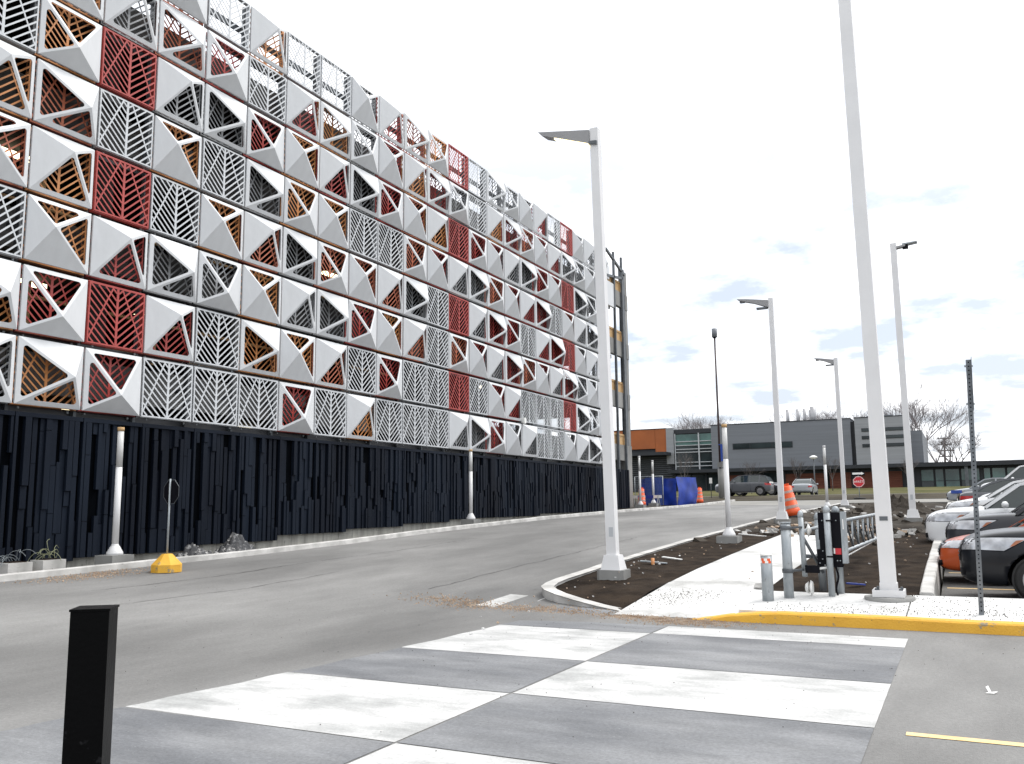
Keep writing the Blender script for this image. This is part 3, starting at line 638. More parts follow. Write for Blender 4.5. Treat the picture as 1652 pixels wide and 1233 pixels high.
light_column(.8, 37.9, 3.0, 'white light column in front of the orange barrel at the garage corner', cap=False)
light_column(-.1, 43.2, 2.9, 'white light column farthest back, partly behind the blue fence', cap=False)

# perforated sign post
t = empty('sign_post', 'thin galvanised post with an edge-on sign at its top, beside the parked cars', 'sign post', (17.57, 1.4, gz(17.57, 1.4)+.115), rot=(0, R(1.6), 0))
mb = MB(); mb.box(-.03, .03, -.03, -.022, 0, 3.28); mb.box(-.03, -.022, -.022, .03, 0, 3.28); mb.box(.022, .03, -.022, .03, 0, 3.28)
for k in range(60): mb.box(-.008, .008, -.0315, -.030, .05+k*.054, .067+k*.054, 1)
mb.build('post', ['postgrey', 'blackm'], t)
mb = MB(); mb.box(.031, .036, -.18, .18, 2.62, 3.30); mb.build('sign_plate', 'steeldk', t)
mb = MB(); mb.tube((-.05, 0, 2.7), (.05, 0, 2.7), .015, n=8); mb.tube((-.05, 0, 3.2), (.05, 0, 3.2), .015, n=8); mb.build('bolt', 'steel', t)

# black bollard
t = empty('bollard', 'black square steel bollard standing alone at the lower left edge', 'bollard', (14.29, -9.02, 0), rot=(0, 0, R(38)))
mb = MB(); mb.box(-.072, .072, -.072, .072, 0, 1.205); bp_ = mb.build('post', 'black', t)
mb = MB(); mb.box(-.076, .076, -.076, .076, 1.206, 1.215); mb.build('cap', 'black', t)

# yellow sign base + stop sign seen from behind
t = empty('stop_sign', 'stop sign seen from behind on a yellow octagonal base', 'road sign', (3.1, 1.4, gz(3.1, 1.4)), rot=(0, 0, R(-6)))
mb = MB(); oct_ = [(math.cos(math.pi/8+k*math.pi/4), math.sin(math.pi/8+k*math.pi/4)) for k in range(8)]
b = []
for z, r_ in ((0, .30), (.15, .30), (.34, .12), (.36, .10)):
    b.append(len(mb.v)); mb.v += [(r_*a, r_*c, z) for a, c in oct_]
for i in range(3):
    for k in range(8): j = (k+1) % 8; mb.face((b[i]+k, b[i]+j, b[i+1]+j, b[i+1]+k))
mb.face(tuple(b[3]+k for k in range(8))); mb.build('base', 'yellow', t)
mb = MB(); mb.tube((0, 0, .3), (0.0, 0, 1.86), .02, n=8); mb.build('post', 'steel', t)
mb = MB(); mb.prism([(0+.26*a, .035, 1.60+.26*c) for a, c in oct_], (0, .006, 0)); sp_ = mb.build('sign_plate', 'blackm', t); sp_.location = (0, 0, 0)
mb = MB()
for k in range(8):
    a, c = oct_[k], oct_[(k+1) % 8]
    mb.bar((.26*a[0], .034, 1.60+.26*a[1]), (.26*c[0], .034, 1.60+.26*c[1]), .01, .008, (0, 1, 0))
mb.build('sign_rim', 'steeldk', t)

# cable blocks
for (x, y, lab, wm) in ((1.0, -.42, 'left concrete block with cut wires rising from it, by the kerb', 'wire2'), (1.0, .30, 'right concrete block with green and yellow wires, by the kerb', 'wire1')):
    t = empty('junction_block', lab, 'concrete block', (x, y, gz(x, y)+.08)); mb = MB(); mb.box(-.2, .2, -.25, .25, -.3, .17); mb.box(-.13, .13, -.17, .17, .17, .185, 1); mb.build('block', ['curb', 'dirt'], t)
    rn = random.Random(x*7+y); mb = MB()
    for q in range(9):
        p = Vector((rn.uniform(-.1, .1), rn.uniform(-.16, .16), .2)); d = Vector((rn.uniform(-.3, .3), rn.uniform(-1, .6), 1.0)).normalized()
        for s_ in range(7):
            n_ = p+d*.07; mb.tube(p, n_, .006, n=5); p = n_; d = (d+Vector((rn.uniform(-.2, .2), rn.uniform(-.35, .35), -.42))).normalized()
    mb.build('wire', wm, t)
# wrinkled plastic sheeting on the verge
def heap(name, label, cat, x, y, rx, ry, h, m, seed, kind=None, nn=26):
    mb = MB()
    for j in range(nn+1):
        for i in range(nn+1):
            a = (i/nn-.5)*2; b2 = (j/nn-.5)*2; r_ = min(1, math.hypot(a, b2)); e = max(0, 1-r_*r_)
            px_, py_ = x+a*rx, y+b2*ry
            hh = h*e*(.55+.9*abs(noise.noise((px_*2.2+seed, py_*2.2, seed)))+.7*abs(noise.noise((px_*7, py_*7, seed)))) - .03*(1-e)
            mb.v.append((px_, py_, gz(px_, py_)+(.09 if px_ > 4 else -.12)+hh))
    for j in range(nn):
        for i in range(nn): q = j*(nn+1)+i; mb.face((q, q+1, q+nn+2, q+nn+1), 0, False)
    o = mb.build(name, m); tag(o, label, cat, None, kind); return o
heap('plastic_sheet', 'crumpled black plastic sheeting on the verge behind the yellow sign base', 'plastic sheet', 1.25, 3.9, .36, .8, .46, 'plastic', 3)
heap('plastic_sheet', 'second crumpled black sheet heap farther along the verge', 'plastic sheet', 1.15, 5.25, .36, .9, .46, 'plastic', 9)
heap('leaf_pile', 'small dark pile of dead leaves against the wall footing', 'leaf pile', 1.3, 13.6, .3, .8, .16, 'dirt2', 5)
heap('spoil_mound', None, None, 13.6, 20.5, 1.7, 3.4, .3, 'dirt2', 15, 'stuff', 40)
heap('spoil_mound', None, None, 14.9, 30.0, 1.6, 4, .55, 'dirt2', 25, 'stuff', 40)
def rubble(cx_, cy_, sx, sy, n, seed, rmin=.04, rmax=.16, mats=('curb',)):
    rn = random.Random(seed); mb = MB()
    for _ in range(n):
        x, y = max(11.2, rn.gauss(cx_, sx)), rn.gauss(cy_, sy); r_ = rn.uniform(rmin, rmax); z = gz(x, y)+.1+rn.random()*.25*math.exp(-((x-cx_)/sx)**2-((y-cy_)/sy)**2)
        rot = Matrix.Rotation(rn.random()*3, 3, 'Z') @ Matrix.Rotation(rn.random()*.8, 3, 'X'); b = len(mb.v)
        for dz in (-.4, .4):
            for dy in (-1, 1):
                for dx in (-1, 1): v = rot @ Vector((dx*r_*rn.uniform(.7, 1), dy*r_*rn.uniform(.5, .9), dz*r_)); mb.v.append((x+v.x, y+v.y, z+v.z))
        mi = rn.randrange(len(mats))
        for q in ((0, 2, 3, 1), (4, 5, 7, 6), (0, 1, 5, 4), (2, 6, 7, 3), (0, 4, 6, 2), (1, 3, 7, 5)): mb.face(tuple(b+i for i in q), mi)
    o = mb.build('rubble', list(mats)); o['kind'] = 'stuff'; return o
rubble(13.4, 16.4, .8, 1.3, 170, 5, .03, .15, ('curb', 'sand', 'dirt2'))
rubble(15.2, 15.0, .7, 1.2, 110, 15, .03, .12, ('dirt2', 'sand', 'curb'))
rubble(14.0, 26, 2, 7, 160, 6, .05, .16, ('curb', 'dirt2', 'dirt2'))
rubble(15.5, 9, .8, 4, 60, 8, .01, .025, ('walk', 'sand'))
rubble(11.9, 6, .4, 4, 60, 9, .01, .022, ('walk', 'sand'))
for x, y, L, a, lab, m in ((11.75, 6.1, .55, 8, 'grey strip of wood lying on the dark soil near the lamp base', 'steel'), (11.9, 6.9, .5, -20, 'pale bent strip lying on the soil behind the grey one', 'white'), (12.2, 13.6, .8, -10, 'pale strip lying beside the light column in the bed', 'white'), (15.85, 3.75, .3, 30, 'blue scrap lying on the soil left of the closest lamp pole', 'tarpblue')):
    mb = MB(); mb.box(-L/2, L/2, -.03, .03, 0, .018); mb.box(-L/2, L/2*.3, -.034, .034, .018, .022); o = mb.build('debris_strip', m, None, (x, y, gz(x, y)+.125), (R(3), R(4), R(a))); tag(o, lab, 'debris')
mb = MB(); mb.tube((0, 0, -.1), (0, 0, .12), .035, n=10); o = mb.build('pipe_stub', 'leafo', None, (11.75, 6.05, gz(11.75, 6.05)+.1)); tag(o, 'rusty pipe stub poking out of the soil by the lamp', 'pipe')
mb = MB(); mb.poly([(0, 0, 0), (.07, .01, 0), (.1, .05, .012), (.03, .06, .0)]); mb.poly([(.03, .05, 0), (.05, .04, .01), (.03, .13, .04), (.01, .12, .03)]); o = mb.build('paper_scrap', 'white', None, (17.5, -2.9, .006)); tag(o, 'small white paper scrap on the asphalt right of the crossing', 'litter')

# ------------------------------------------------------------------ barrier gate group
t = empty('bollard', 'short thick galvanised bollard with red and white band at the walk corner', 'bollard', (14.83, 1.88, gz(14.83, 1.88)+.115))
mb = MB(); mb.tube((0, 0, 0), (0, 0, .66), .082, n=28); mb.build('post', 'steel', t)
mb = MB(); mb.lathe(0, 0, [(.086, .655), (.086, .67), (.06, .695), (.01, .70)], 24); mb.build('cap', 'white', t)
mb = MB()
for k in range(12):
    a0 = -2.75+k*.19; a1 = a0+.19; r_ = .0835; sh = .03
    for q in range(2):
        z0_ = .545+q*.035; b = len(mb.v)
        mb.v += [(r_*math.cos(a0), r_*math.sin(a0), z0_), (r_*math.cos(a1), r_*math.sin(a1), z0_), (r_*math.cos(a1), r_*math.sin(a1), z0_+.035), (r_*math.cos(a0), r_*math.sin(a0), z0_+.035)]
        mb.face((b, b+1, b+2, b+3), 1 if (k+q) % 6 in (3, 4, 5) else 0)
mb.build('reflective_band', ['white', 'orange'], t)
pz = gz(15.07, 2.2)+.115
t = empty('swing_gate', 'galvanised swing gate with twin posts, hinged pipe frame and trussed arm folded back', 'gate', (15.07, 2.22, pz))
def pipe(name, p, q, r_, m='steel', cap=False):
    mb = MB(); mb.tube(p, q, r_, n=16)
    if cap: mb.lathe(q[0], q[1], [(r_*1.08, q[2]-.02), (r_*1.06, q[2]+.03), (r_*.7, q[2]+.07), (.005, q[2]+.085)], 16)
    return mb.build(name, m, t)
pipe('post', (0, 0, 0), (0, 0, 1.10), .072)
mb = MB(); mb.tube((0, 0, 1.10), (0, 0, 1.115), .082, n=16); mb.build('cap', 'steel', t)
pipe('hinge_pipe', (.20, .28, .30), (.18, .28, 1.20), .04, cap=True)
for z in (.40, 1.03):
    mb = MB(); mb.tube((0, 0, z-.03), (0, 0, z+.03), .082, n=16); mb.bar((.04, .04, z), (.19, .27, z), .05, .03, (0, 0, 1)); mb.build('hinge', 'steeldk', t)
pipe('rail', (.20, .3, .97), (.36, .85, 1.02), .028)
pipe('rail', (.20, .3, .60), (.40, .9, .56), .03, 'steeldk')
pipe('brace', (.20, .3, .88), (.42, .6, .34), .024, 'steeldk')
pipe('post', (.36, .95, 0), (.34, .95, 1.16), .058, cap=True)
mb = MB(); mb.box(.22, .42, .2, .28, .36, .47); mb.build('latch_box', 'blackm', t)
pipe('rail', (.25, .24, .40), (.55, .3, .44), .018, 'white')
mb = MB(); mb.tube((.20, .26, .14), (.25, .26, .14), .05, .09, n=16); mb.tube((.25, .26, .14), (.28, .26, .14), .035, n=16); mb.tube((.28, .26, .14), (.31, .26, .14), .11, .09, n=16); mb.build('wheel', 'white', t)
mb = MB(); mb.tube((.23, .45, .98), (.26, .45, .98), .03, .10, n=16); mb.tube((.26, .45, .98), (.30, .45, .98), .10, .03, n=16); mb.build('wheel', 'white', t)
# truss arm lying back along the bed
P0, P1 = (.62, 2.1), (.74, 6.6)
for z in (1.10, .60): pipe('rail', (P0[0], P0[1], z), (P1[0], P1[1], z+.04), .03); pipe('rail', (.36, .95, z-.04), (P0[0], P0[1], z), .03)
pipe('rail', (P0[0], P0[1], .52), (P1[0], P1[1], .62), .012, 'white')
for k in range(6):
    a = k/6.0; b_ = (k+1)/6.0; xa = P0[0]+(P1[0]-P0[0])*a; ya = P0[1]+(P1[1]-P0[1])*a; xb = P0[0]+(P1[0]-P0[0])*b_; yb = P0[1]+(P1[1]-P0[1])*b_
    pipe('truss_bar', (xa, ya, 1.10), (xa, ya, .62), .016); pipe('truss_bar', (xa, ya, 1.10), (xb, yb, .62), .016, 'steeldk')
pipe('post', (P1[0]+.02, P1[1]+.1, 0), (P1[0]+.02, P1[1]+.1, 1.35), .04)
t = empty('gate_control', 'black gate control box strapped to a capped galvanised post', 'control box', (15.64, 2.5, pz))
pipe('post', (.0, .0, 0), (-.01, .0, 1.27), .048, cap=True)
mb = MB(); mb.tube((0, 0, 0), (0, 0, .015), .11, n=16); mb.build('foot_plate', 'steel', t)
pipe('post', (.09, .32, 0), (.08, .32, 1.26), .055, cap=True)
mb = MB(); mb.box(-.15, .17, .06, .24, .84, 1.25); mb.box(-.14, .17, .06, .24, .56, .84); mb.box(-.19, .17, .08, .22, .44, .70); mb.build('box', 'blackm', t)
mb = MB(); mb.box(.172, .245, .05, .20, .50, 1.26); mb.build('side_housing', 'steel', t)
mb = MB(); mb.box(.075, .16, .053, .058, .63, .72); mb.build('warning_label', 'redsign', t)
mb = MB(); mb.box(.052, .074, .053, .058, .64, .72); mb.box(.20, .215, .043, .048, 1.0, 1.15); mb.build('paper_label', 'white', t)
mb = MB()
for z in (.60, 1.13): mb.box(-.14, .16, .045, .056, z-.012, z+.012); mb.tube((.0, 0, z-.012), (.0, 0, z+.012), .052, n=16)
mb.build('strap', 'blackm', t)
for q, (a, c) in enumerate(((-.11, .56), (-.15, .50), (-.10, .68), (.10, .54), (.14, .54), (-.08, .47), (-.09, 1.13), (.11, 1.13))):
    mb = MB(); mb.tube((a, .04, c), (a, .06, c), .009, n=8); mb.build('bolt', 'steel', t)
mb = MB(); p = Vector((.06, .12, .46))
for k in range(8): q = Vector((.07+.02*math.sin(k*.9), .12, .46-.055*(k+1))); mb.tube(p, q, .016, n=6); p = q
mb.build('cable', 'blackm', t)

# ------------------------------------------------------------------ traffic barrels
def barrel(x, y, lab, lean=(0, 0), s=1.0, z=None):
    t = empty('traffic_barrel', lab, 'traffic barrel', (x, y, (gz(x, y)+.1) if z is None else z), rot=(R(lean[0]), R(lean[1]), 0), group='orange traffic barrels'); t.scale = (s, s, s)
    mb = MB(); mb.lathe(0, 0, [(.30, 0), (.30, .06), (.25, .09)], 20); mb.build('base', 'rubber', t)
    mb = MB(); mb.lathe(0, 0, [(.24, .09), (.235, .30), (.21, .31), (.205, .55), (.185, .56), (.18, .82), (.165, .83), (.16, 1.08), (.10, 1.10)], 20); mb.build('body', 'orange', t)
    for z0_, z1_, ra, rb in ((.34, .44, .2155, .2125), (.60, .69, .1875, .1855), (.86, .94, .168, .1655)):
        mb = MB(); mb.tube((0, 0, z0_), (0, 0, z1_), ra, rb, 20, cap=False); mb.build('reflective_band', 'band', t)
    mb = MB(); mb.box(-.09, .09, -.02, .02, 1.10, 1.18); mb.build('handle', 'orange', t)
barrel(11.62, 24.4, 'leaning orange traffic barrel behind the gate posts', (3, -11), 1.15)
barrel(.45, 39.2, 'orange traffic barrel beside the garage corner column', (0, 0), 1.0)
barrel(1.1, 50.0, 'orange traffic barrel right of the blue tarp enclosure', (0, 0), 1.0, z=1.6)

# ------------------------------------------------------------------ blue enclosure, fence, barricade
zb = 1.35
t = empty('blue_container', 'container wrapped in bright blue tarpaulin beside the garage corner', 'container', (.0, 46.2, gz(.75, 46)+.05))
mb = MB(); nx, nz = 24, 10
pts = {}
def sheet(p0, p1, hh, amp, bow):
    b = len(mb.v)
    for j in range(nz+1):
        for i in range(nx+1):
            a = i/nx; z = hh*j/nz; x = p0[0]+(p1[0]-p0[0])*a; y = p0[1]+(p1[1]-p0[1])*a
            nn = Vector((p1[1]-p0[1], -(p1[0]-p0[0]), 0)).normalized(); d = amp*noise.noise((x*1.6, y*1.6, z*1.2)) + bow*math.sin(j/nz*math.pi)
            mb.v.append((x+nn.x*d, y+nn.y*d, z))
    for j in range(nz):
        for i in range(nx): q = b+j*(nx+1)+i; mb.face((q, q+1, q+nx+2, q+nx+1), 0, True)
sheet((-1.5, -1.2), (.9, -1.2), 1.75, .12, .02); sheet((.9, -1.2), (1.55, 1.2), 1.85, .1, .12); sheet((-1.5, 1.2), (-1.5, -1.2), 1.7, .1, .0)
mb.poly([(-1.5, -1.2, 1.75), (.9, -1.2, 1.78), (1.55, 1.2, 1.82), (-1.5, 1.2, 1.7)]); mb.build('tarpaulin', 'tarpblue', t)
t = empty('mesh_fence', 'wire mesh fence panel with blue netting left of the wrapped container', 'fence', (.0, 44.0, gz(0, 44)+.1))
mb = MB(); mb.tube((-1.6, 0, 0), (-1.6, 0, 1.9), .025, n=8); mb.tube((.3, 0, 0), (.3, 0, 1.9), .025, n=8); mb.build('post', 'steel', t); mb = MB(); mb.tube((-1.6, 0, 1.88), (.3, 0, 1.88), .02, n=8); mb.build('rail', 'steel', t)
mb = MB()
for k in range(24): mb.box(-1.6+k*.08, -1.596+k*.08, -.003, .003, 0, 1.88)
for k in range(20): mb.box(-1.6, .3, -.003, .003, k*.095, k*.095+.004)
mb.build('wire_mesh', 'steel', t)
mb = MB(); mb.box(-.9, .3, .01, .02, .1, 1.8); mb.build('netting', 'blue', t)
t = empty('barricade', 'white and blue striped barricade plank across the garage corner', 'barricade', (.2, 40.4, gz(.2, 40)+.1))
mb = MB()
for k in range(8): mb.box(-.9+k*.25, -.65+k*.25, -.02, .02, .52, .70, 1 if k in (2, 4, 5) else 0)
mb.build('plank', ['white', 'tarpblue'], t)
mb = MB()
for x in (-.7, .9): mb.bar((x, -.3, 0), (x, 0, .7), .05, .04); mb.bar((x, .3, 0), (x, 0, .7), .05, .04)
mb.build('leg', 'steel', t)

# ------------------------------------------------------------------ cars
def make_car(label, X, Y, kind, col, rev=False, rotz=0, zoff=0.0, group=None, tailred=True, wheels=True, z=None):
    """local x from nose (0) to tail (L); y half widths"""
    spec = {
     'suv': dict(L=4.7, w=.92, st=[(0, .60, .42, .72), (.06, .76, .34, .92), (.22, .86, .28, 1.02), (.55, .91, .26, 1.08), (1.0, .92, .26, 1.12), (1.45, .92, .26, 1.14), (2.4, .93, .26, 1.14), (3.8, .92, .27, 1.14), (4.35, .89, .30, 1.12), (4.62, .82, .36, 1.05), (4.7, .72, .45, .9)], gh=[(1.30, 1.12), (2.05, 1.64), (2.6, 1.70), (3.9, 1.68), (4.35, 1.5), (4.6, 1.12)], wr=.37, wx=(1.05, 3.8), tw=.68),
     'sedan': dict(L=4.6, w=.89, st=[(0, .58, .30, .58), (.06, .74, .24, .68), (.22, .83, .20, .76), (.6, .88, .19, .84), (1.05, .89, .19, .90), (1.4, .89, .19, .93), (2.4, .90, .19, .95), (3.6, .89, .20, .97), (4.2, .87, .24, .98), (4.52, .80, .30, .93), (4.6, .70, .40, .8)], gh=[(1.2, .91), (1.95, 1.36), (2.4, 1.43), (3.0, 1.42), (3.5, 1.27), (4.05, .97)], wr=.32, wx=(.88, 3.6), tw=.62),
     'van': dict(L=5.4, w=1.0, st=[(0, .70, .42, .95), (.08, .85, .35, 1.12), (.3, .95, .3, 1.2), (.7, .99, .3, 1.27), (1.1, 1.0, .3, 1.35), (1.6, 1.0, .3, 1.38), (3.0, 1.0, .3, 1.38), (4.6, 1.0, .32, 1.38), (5.2, .98, .35, 1.38), (5.4, .95, .5, 1.3)], gh=[(1.0, 1.32), (1.75, 1.95), (2.1, 2.02), (4.6, 2.06), (5.3, 2.02), (5.38, 1.36)], wr=.36, wx=(1.0, 4.2), tw=.84)}[kind]
    paintm = CARM[col]; L = spec['L']; w_ = spec['w']
    root = empty('parked_car' if kind != 'van' else 'parked_van', label, 'car' if kind != 'van' else 'van', (X, Y, gz(X+1.5, Y)+zoff if z is None else z), rot=(0, 0, rotz + (math.pi if rev else 0)), group=group)
    if rev: root.location.x += L
    mb = MB(); st = spec['st']; K = None
    def sec(x, w, zb, zt):
        h = zt-zb; pts = [(0, zb), (w*.84, zb), (w*.97, zb+.05), (w*.99, zb+.28*h), (w*1.01, zb+.52*h), (w*.995, zb+.76*h), (w*.965, zb+.93*h), (w*.86, zb+.995*h), (w*.55, zb+1.015*h), (0, zb+1.03*h)]
        return [(x, y, z_) for y, z_ in pts] + [(x, -y, z_) for y, z_ in pts[-2:0:-1]]
    S = [sec(*s_) for s_ in st]; n = len(S[0])
    for s_ in S: mb.v += s_
    for i in range(len(S)-1):
        for k_ in range(n): j = (k_+1) % n; mb.face((i*n+k_, i*n+j, (i+1)*n+j, (i+1)*n+k_), 0, True)
    mb.face(tuple(range(n)), 0, True); mb.face(tuple((len(S)-1)*n+k_ for k_ in range(n))[::-1], 0, True)
    me = mb.mesh('body', [paintm, MT['blackm']]); o = bpy.data.objects.new('body', me); COL.objects.link(o)
    md = o.modifiers.new('s', 'SUBSURF'); md.levels = 2; md.render_levels = 2
    cut = []
    for wx in spec['wx']:
        c_ = MB(); c_.tube((wx, -1.3, spec['wr']), (wx, 1.3, spec['wr']), spec['wr']*1.15, n=32); cm = c_.mesh('cut', [MT['blackm']]); co_ = bpy.data.objects.new('cut', cm); COL.objects.link(co_); cut.append(co_)
        bo = o.modifiers.new('b', 'BOOLEAN'); bo.object = co_; bo.operation = 'DIFFERENCE'; bo.solver = 'EXACT'
    bpy.context.view_layer.update(); dg = bpy.context.evaluated_depsgraph_get(); nm_ = bpy.data.meshes.new_from_object(o.evaluated_get(dg))
    o.modifiers.clear(); o.data = nm_
    for c_ in cut: bpy.data.objects.remove(c_)
    for p_ in nm_.polygons: p_.use_smooth = True
    bvh = BVHTree.FromPolygons([v.co.copy() for v in nm_.vertices], [tuple(p_.vertices) for p_ in nm_.polygons])
    o.parent = root
    # greenhouse
    gh = spec['gh']; base = gh[0][1]-.10; tw = spec['tw']; bw = w_*.93; ztop = max(p_[1] for p_ in gh)
    mb = MB(); ns_ = len(gh)
    def gw(z_): a = min(1, max(0, (z_-gh[0][1])/(ztop-gh[0][1]))); return bw+(tw-bw)*a
    sects = []
    for i, (x, z_) in enumerate(gh):
        w2 = gw(z_); sects.append([(x, -bw, base), (x, -w2, z_-.02), (x, -w2*.85, z_+.02), (x, w2*.85, z_+.02), (x, w2, z_-.02), (x, bw, base)])
    for s_ in sects: mb.v += s_
    for i in range(ns_-1):
        for k_ in range(5): mb.face((i*6+k_, i*6+k_+1, (i+1)*6+k_+1, (i+1)*6+k_), 0, False)
    mb.face((0, 1, 2, 3, 4, 5)); mb.face(tuple((ns_-1)*6+k_ for k_ in range(6))[::-1]); mb.build('window_glass', MT['glass'], root)
    # roof and pillars
    mb = MB(); top = [i for i, p_ in enumerate(gh) if p_[1] > ztop-.13] if kind != 'van' else [1, 2, 3, 4]
    for a, b2 in zip(top[:-1], top[1:]):
        for (ya, yb) in ((-1, -.85), (-.85, .85), (.85, 1)):
            def P_(i, f): z_ = gh[i][1]; w2 = gw(z_)*1.01; return (gh[i][0], w2*f, z_+(.03 if abs(f) < .9 else -.01)+.006)
            q = [P_(a, ya), P_(b2, ya), P_(b2, yb), P_(a, yb)]; mb.poly(q, 0)
            mb.poly([(p_[0], p_[1], p_[2]-.02) for p_ in q][::-1], 0)
    def pil(pa, pb, wd=.07):
        for s_ in (-1, 1): mb.bar((pa[0], s_*(gw(pa[1])+.006), pa[1]), (pb[0], s_*(gw(pb[1])+.006), pb[1]), wd, .03, (0, 1, 0))
    pil((gh[0][0]+.02, gh[0][1]), gh[1]); pil(gh[1], gh[2], .06)
    for i in range(2, ns_-1): pil(gh[i], gh[i+1], .07)
    bx = (gh[1][0]+gh[3][0])/2+.05; pil((bx, base), (bx, ztop-.03), .07)
    if kind in ('suv', 'van'): pil((gh[3][0]-.15 if kind == 'suv' else 2.2, base), (gh[3][0]-.1 if kind == 'suv' else 2.2, ztop-.02), .12)
    if kind == 'van':
        for s_ in (-1, 1):
            mb.poly([(2.3, s_*(bw+.02), base), (5.36, s_*(bw+.02), base), (5.2, s_*(tw+.03), ztop-.04), (2.3, s_*(tw+.03), ztop-.04)], 0)
    mb.build('roof', [paintm], root)
    # wheels
    for wx in spec['wx']:
        for s_ in (-1, 1):
            r_ = spec['wr']; ty = MB(); ty.tube((0, s_*(w_-.24), 0), (0, s_*(w_-.02), 0), r_, n=28); ty.tube((0, s_*(w_-.02), 0), (0, s_*(w_-.005), 0), r_*.93, r_*.8, n=28); wo_ = ty.build('wheel', 'rubber', root, (wx, 0, r_))
            rm = MB(); rm.tube((0, s_*(w_-.03), 0), (0, s_*(w_+.0), 0), r_*.66, r_*.62, n=24)
            for k_ in range(10):
                a = k_*math.pi/5; rm.bar((0, s_*(w_+.004), 0), (math.cos(a)*r_*.6, s_*(w_+.004), math.sin(a)*r_*.6), .045, .02, (0, 1, 0))
            rm.build('rim', ['rim'], wo_)
    # patches moulded onto the body
    def patch(name, m, corners, dr, nu=8, nv=5, off=.006, parent=root):
        mb = MB(); dr = Vector(dr).normalized(); ok = []
        c = [Vector(q) for q in corners]
        for j in range(nv+1):
            for i in range(nu+1):
                a, b2 = i/nu, j/nv; p_ = (c[0]*(1-a)+c[1]*a)*(1-b2)+(c[3]*(1-a)+c[2]*a)*b2
                h = bvh.ray_cast(p_-dr*2.5, dr, 5)
                if h[0] is None: ok.append(False); mb.v.append(tuple(p_))
                else: ok.append(True); mb.v.append(tuple(h[0]-dr*off))
        for j in range(nv):
            for i in range(nu):
                q = (j*(nu+1)+i, j*(nu+1)+i+1, (j+1)*(nu+1)+i+1, (j+1)*(nu+1)+i)
                if all(ok[k_] for k_ in q): mb.face(q, 0, True)
        if mb.f: return mb.build(name, m, parent)
    zt = st[3][3]; zb_ = st[3][2]; h_ = zt-zb_; w2 = st[3][1]
    for s_ in (-1, 1):
        # headlights wrap the corner
        d = (1, -s_*.55*1.0, 0); d = Vector((1, -s_*.9, -.15))
        patch('headlight', 'lens', [(.06, s_*w2*.55, zb_+h_*.64), (.62, s_*w2*.99, zb_+h_*.66), (.95, s_*w2*1.0, zb_+h_*.90), (.14, s_*w2*.58, zb_+h_*.84)], d)
        patch('turn_signal', 'amber', [(.70, s_*w2*.99, zb_+h_*.73), (.76, s_*w2*.99, zb_+h_*.75), (.88, s_*w2*1.0, zb_+h_*.86), (.78, s_*w2*.99, zb_+h_*.845)], d, 4, 3, .010)
        patch('lamp_surround', 'blackm', [(.05, s_*w2*.53, zb_+h_*.62), (.64, s_*w2*.99, zb_+h_*.645), (.98, s_*w2*1.0, zb_+h_*.915), (.13, s_*w2*.56, zb_+h_*.86)], d, 8, 5, .003)
        patch('fog_light', 'blackm', [(.02, s_*w2*.55, zb_+h_*.18), (.1, s_*w2*.80, zb_+h_*.20), (.1, s_*w2*.80, zb_+h_*.34), (.02, s_*w2*.55, zb_+h_*.32)], (1, -s_*.3, 0), 5, 4)
        patch('tail_light', 'tail', [(L-.05, s_*w2*.62, zb_+h_*.70), (L-.45, s_*w2*.99, zb_+h_*.72), (L-.5, s_*w2*.99, zb_+h_*.95), (L-.12, s_*w2*.62, zb_+h_*.93)], (-1, -s_*.8, 0))
        # side mirror
        mx_ = gh[0][0]+.42; mb = MB(); mb.lathe(0, 0, [(.02, -.07), (.075, -.05), (.085, .02), (.05, .07), (.01, .08)], 12); mo = mb.build('side_mirror', [paintm], root, (mx_, s_*(w_+.08), gh[0][1]+.06)); mo.scale = (.9, 1.3, 1)
        # door lines
        for dx_ in (gh[0][0]+.25, bx, gh[3][0]+.1):
            patch('door_gap', 'blackm', [(dx_, s_*w_, zb_+h_*.12), (dx_+.012, s_*w_, zb_+h_*.12), (dx_+.012, s_*w_, zb_+h_*.9), (dx_, s_*w_, zb_+h_*.9)], (0, -s_, 0), 1, 8, .003)
        for dx_ in (bx-.25, gh[3][0]-.15):
            patch('door_handle', [paintm] if col != 'white' else 'blackm', [(dx_, s_*w_, zb_+h_*.76), (dx_+.18, s_*w_, zb_+h_*.76), (dx_+.18, s_*w_, zb_+h_*.79), (dx_, s_*w_, zb_+h_*.79)], (0, -s_, 0), 2, 1, .022)
        patch('sill', 'blackm', [(spec['wx'][0]+spec['wr']*1.2, s_*w_, zb_+.03), (spec['wx'][1]-spec['wr']*1.2, s_*w_, zb_+.03), (spec['wx'][1]-spec['wr']*1.2, s_*w_, zb_+.13), (spec['wx'][0]+spec['wr']*1.2, s_*w_, zb_+.13)], (0, -s_, 0), 8, 1, .008)
    patch('grille', 'blackm', [(0, -.66, zb_+h_*.46), (0, .66, zb_+h_*.46), (0, .66, zb_+h_*.84), (0, -.66, zb_+h_*.84)], (1, 0, -.1), 16, 6, .008)
    for k_ in range(4):
        z_ = zb_+h_*(.54+.075*k_); patch('grille_bar', 'chrome' if k_ in (0, 3) else 'steeldk', [(0, -.65, z_), (0, .65, z_), (0, .65, z_+.02), (0, -.65, z_+.02)], (1, 0, 0), 16, 1, .022)
    patch('lower_intake', 'blackm', [(0, -.5, zb_+h_*.12), (0, .5, zb_+h_*.12), (0, .45, zb_+h_*.30), (0, -.45, zb_+h_*.30)], (1, 0, 0), 10, 4, .008)
    patch('bumper_skirt', 'blackm', [(0, -w2*.88, zb_+.02), (0, w2*.88, zb_+.02), (0, w2*.88, zb_+.14), (0, -w2*.88, zb_+.14)], (1, 0, 0), 12, 2, .008)
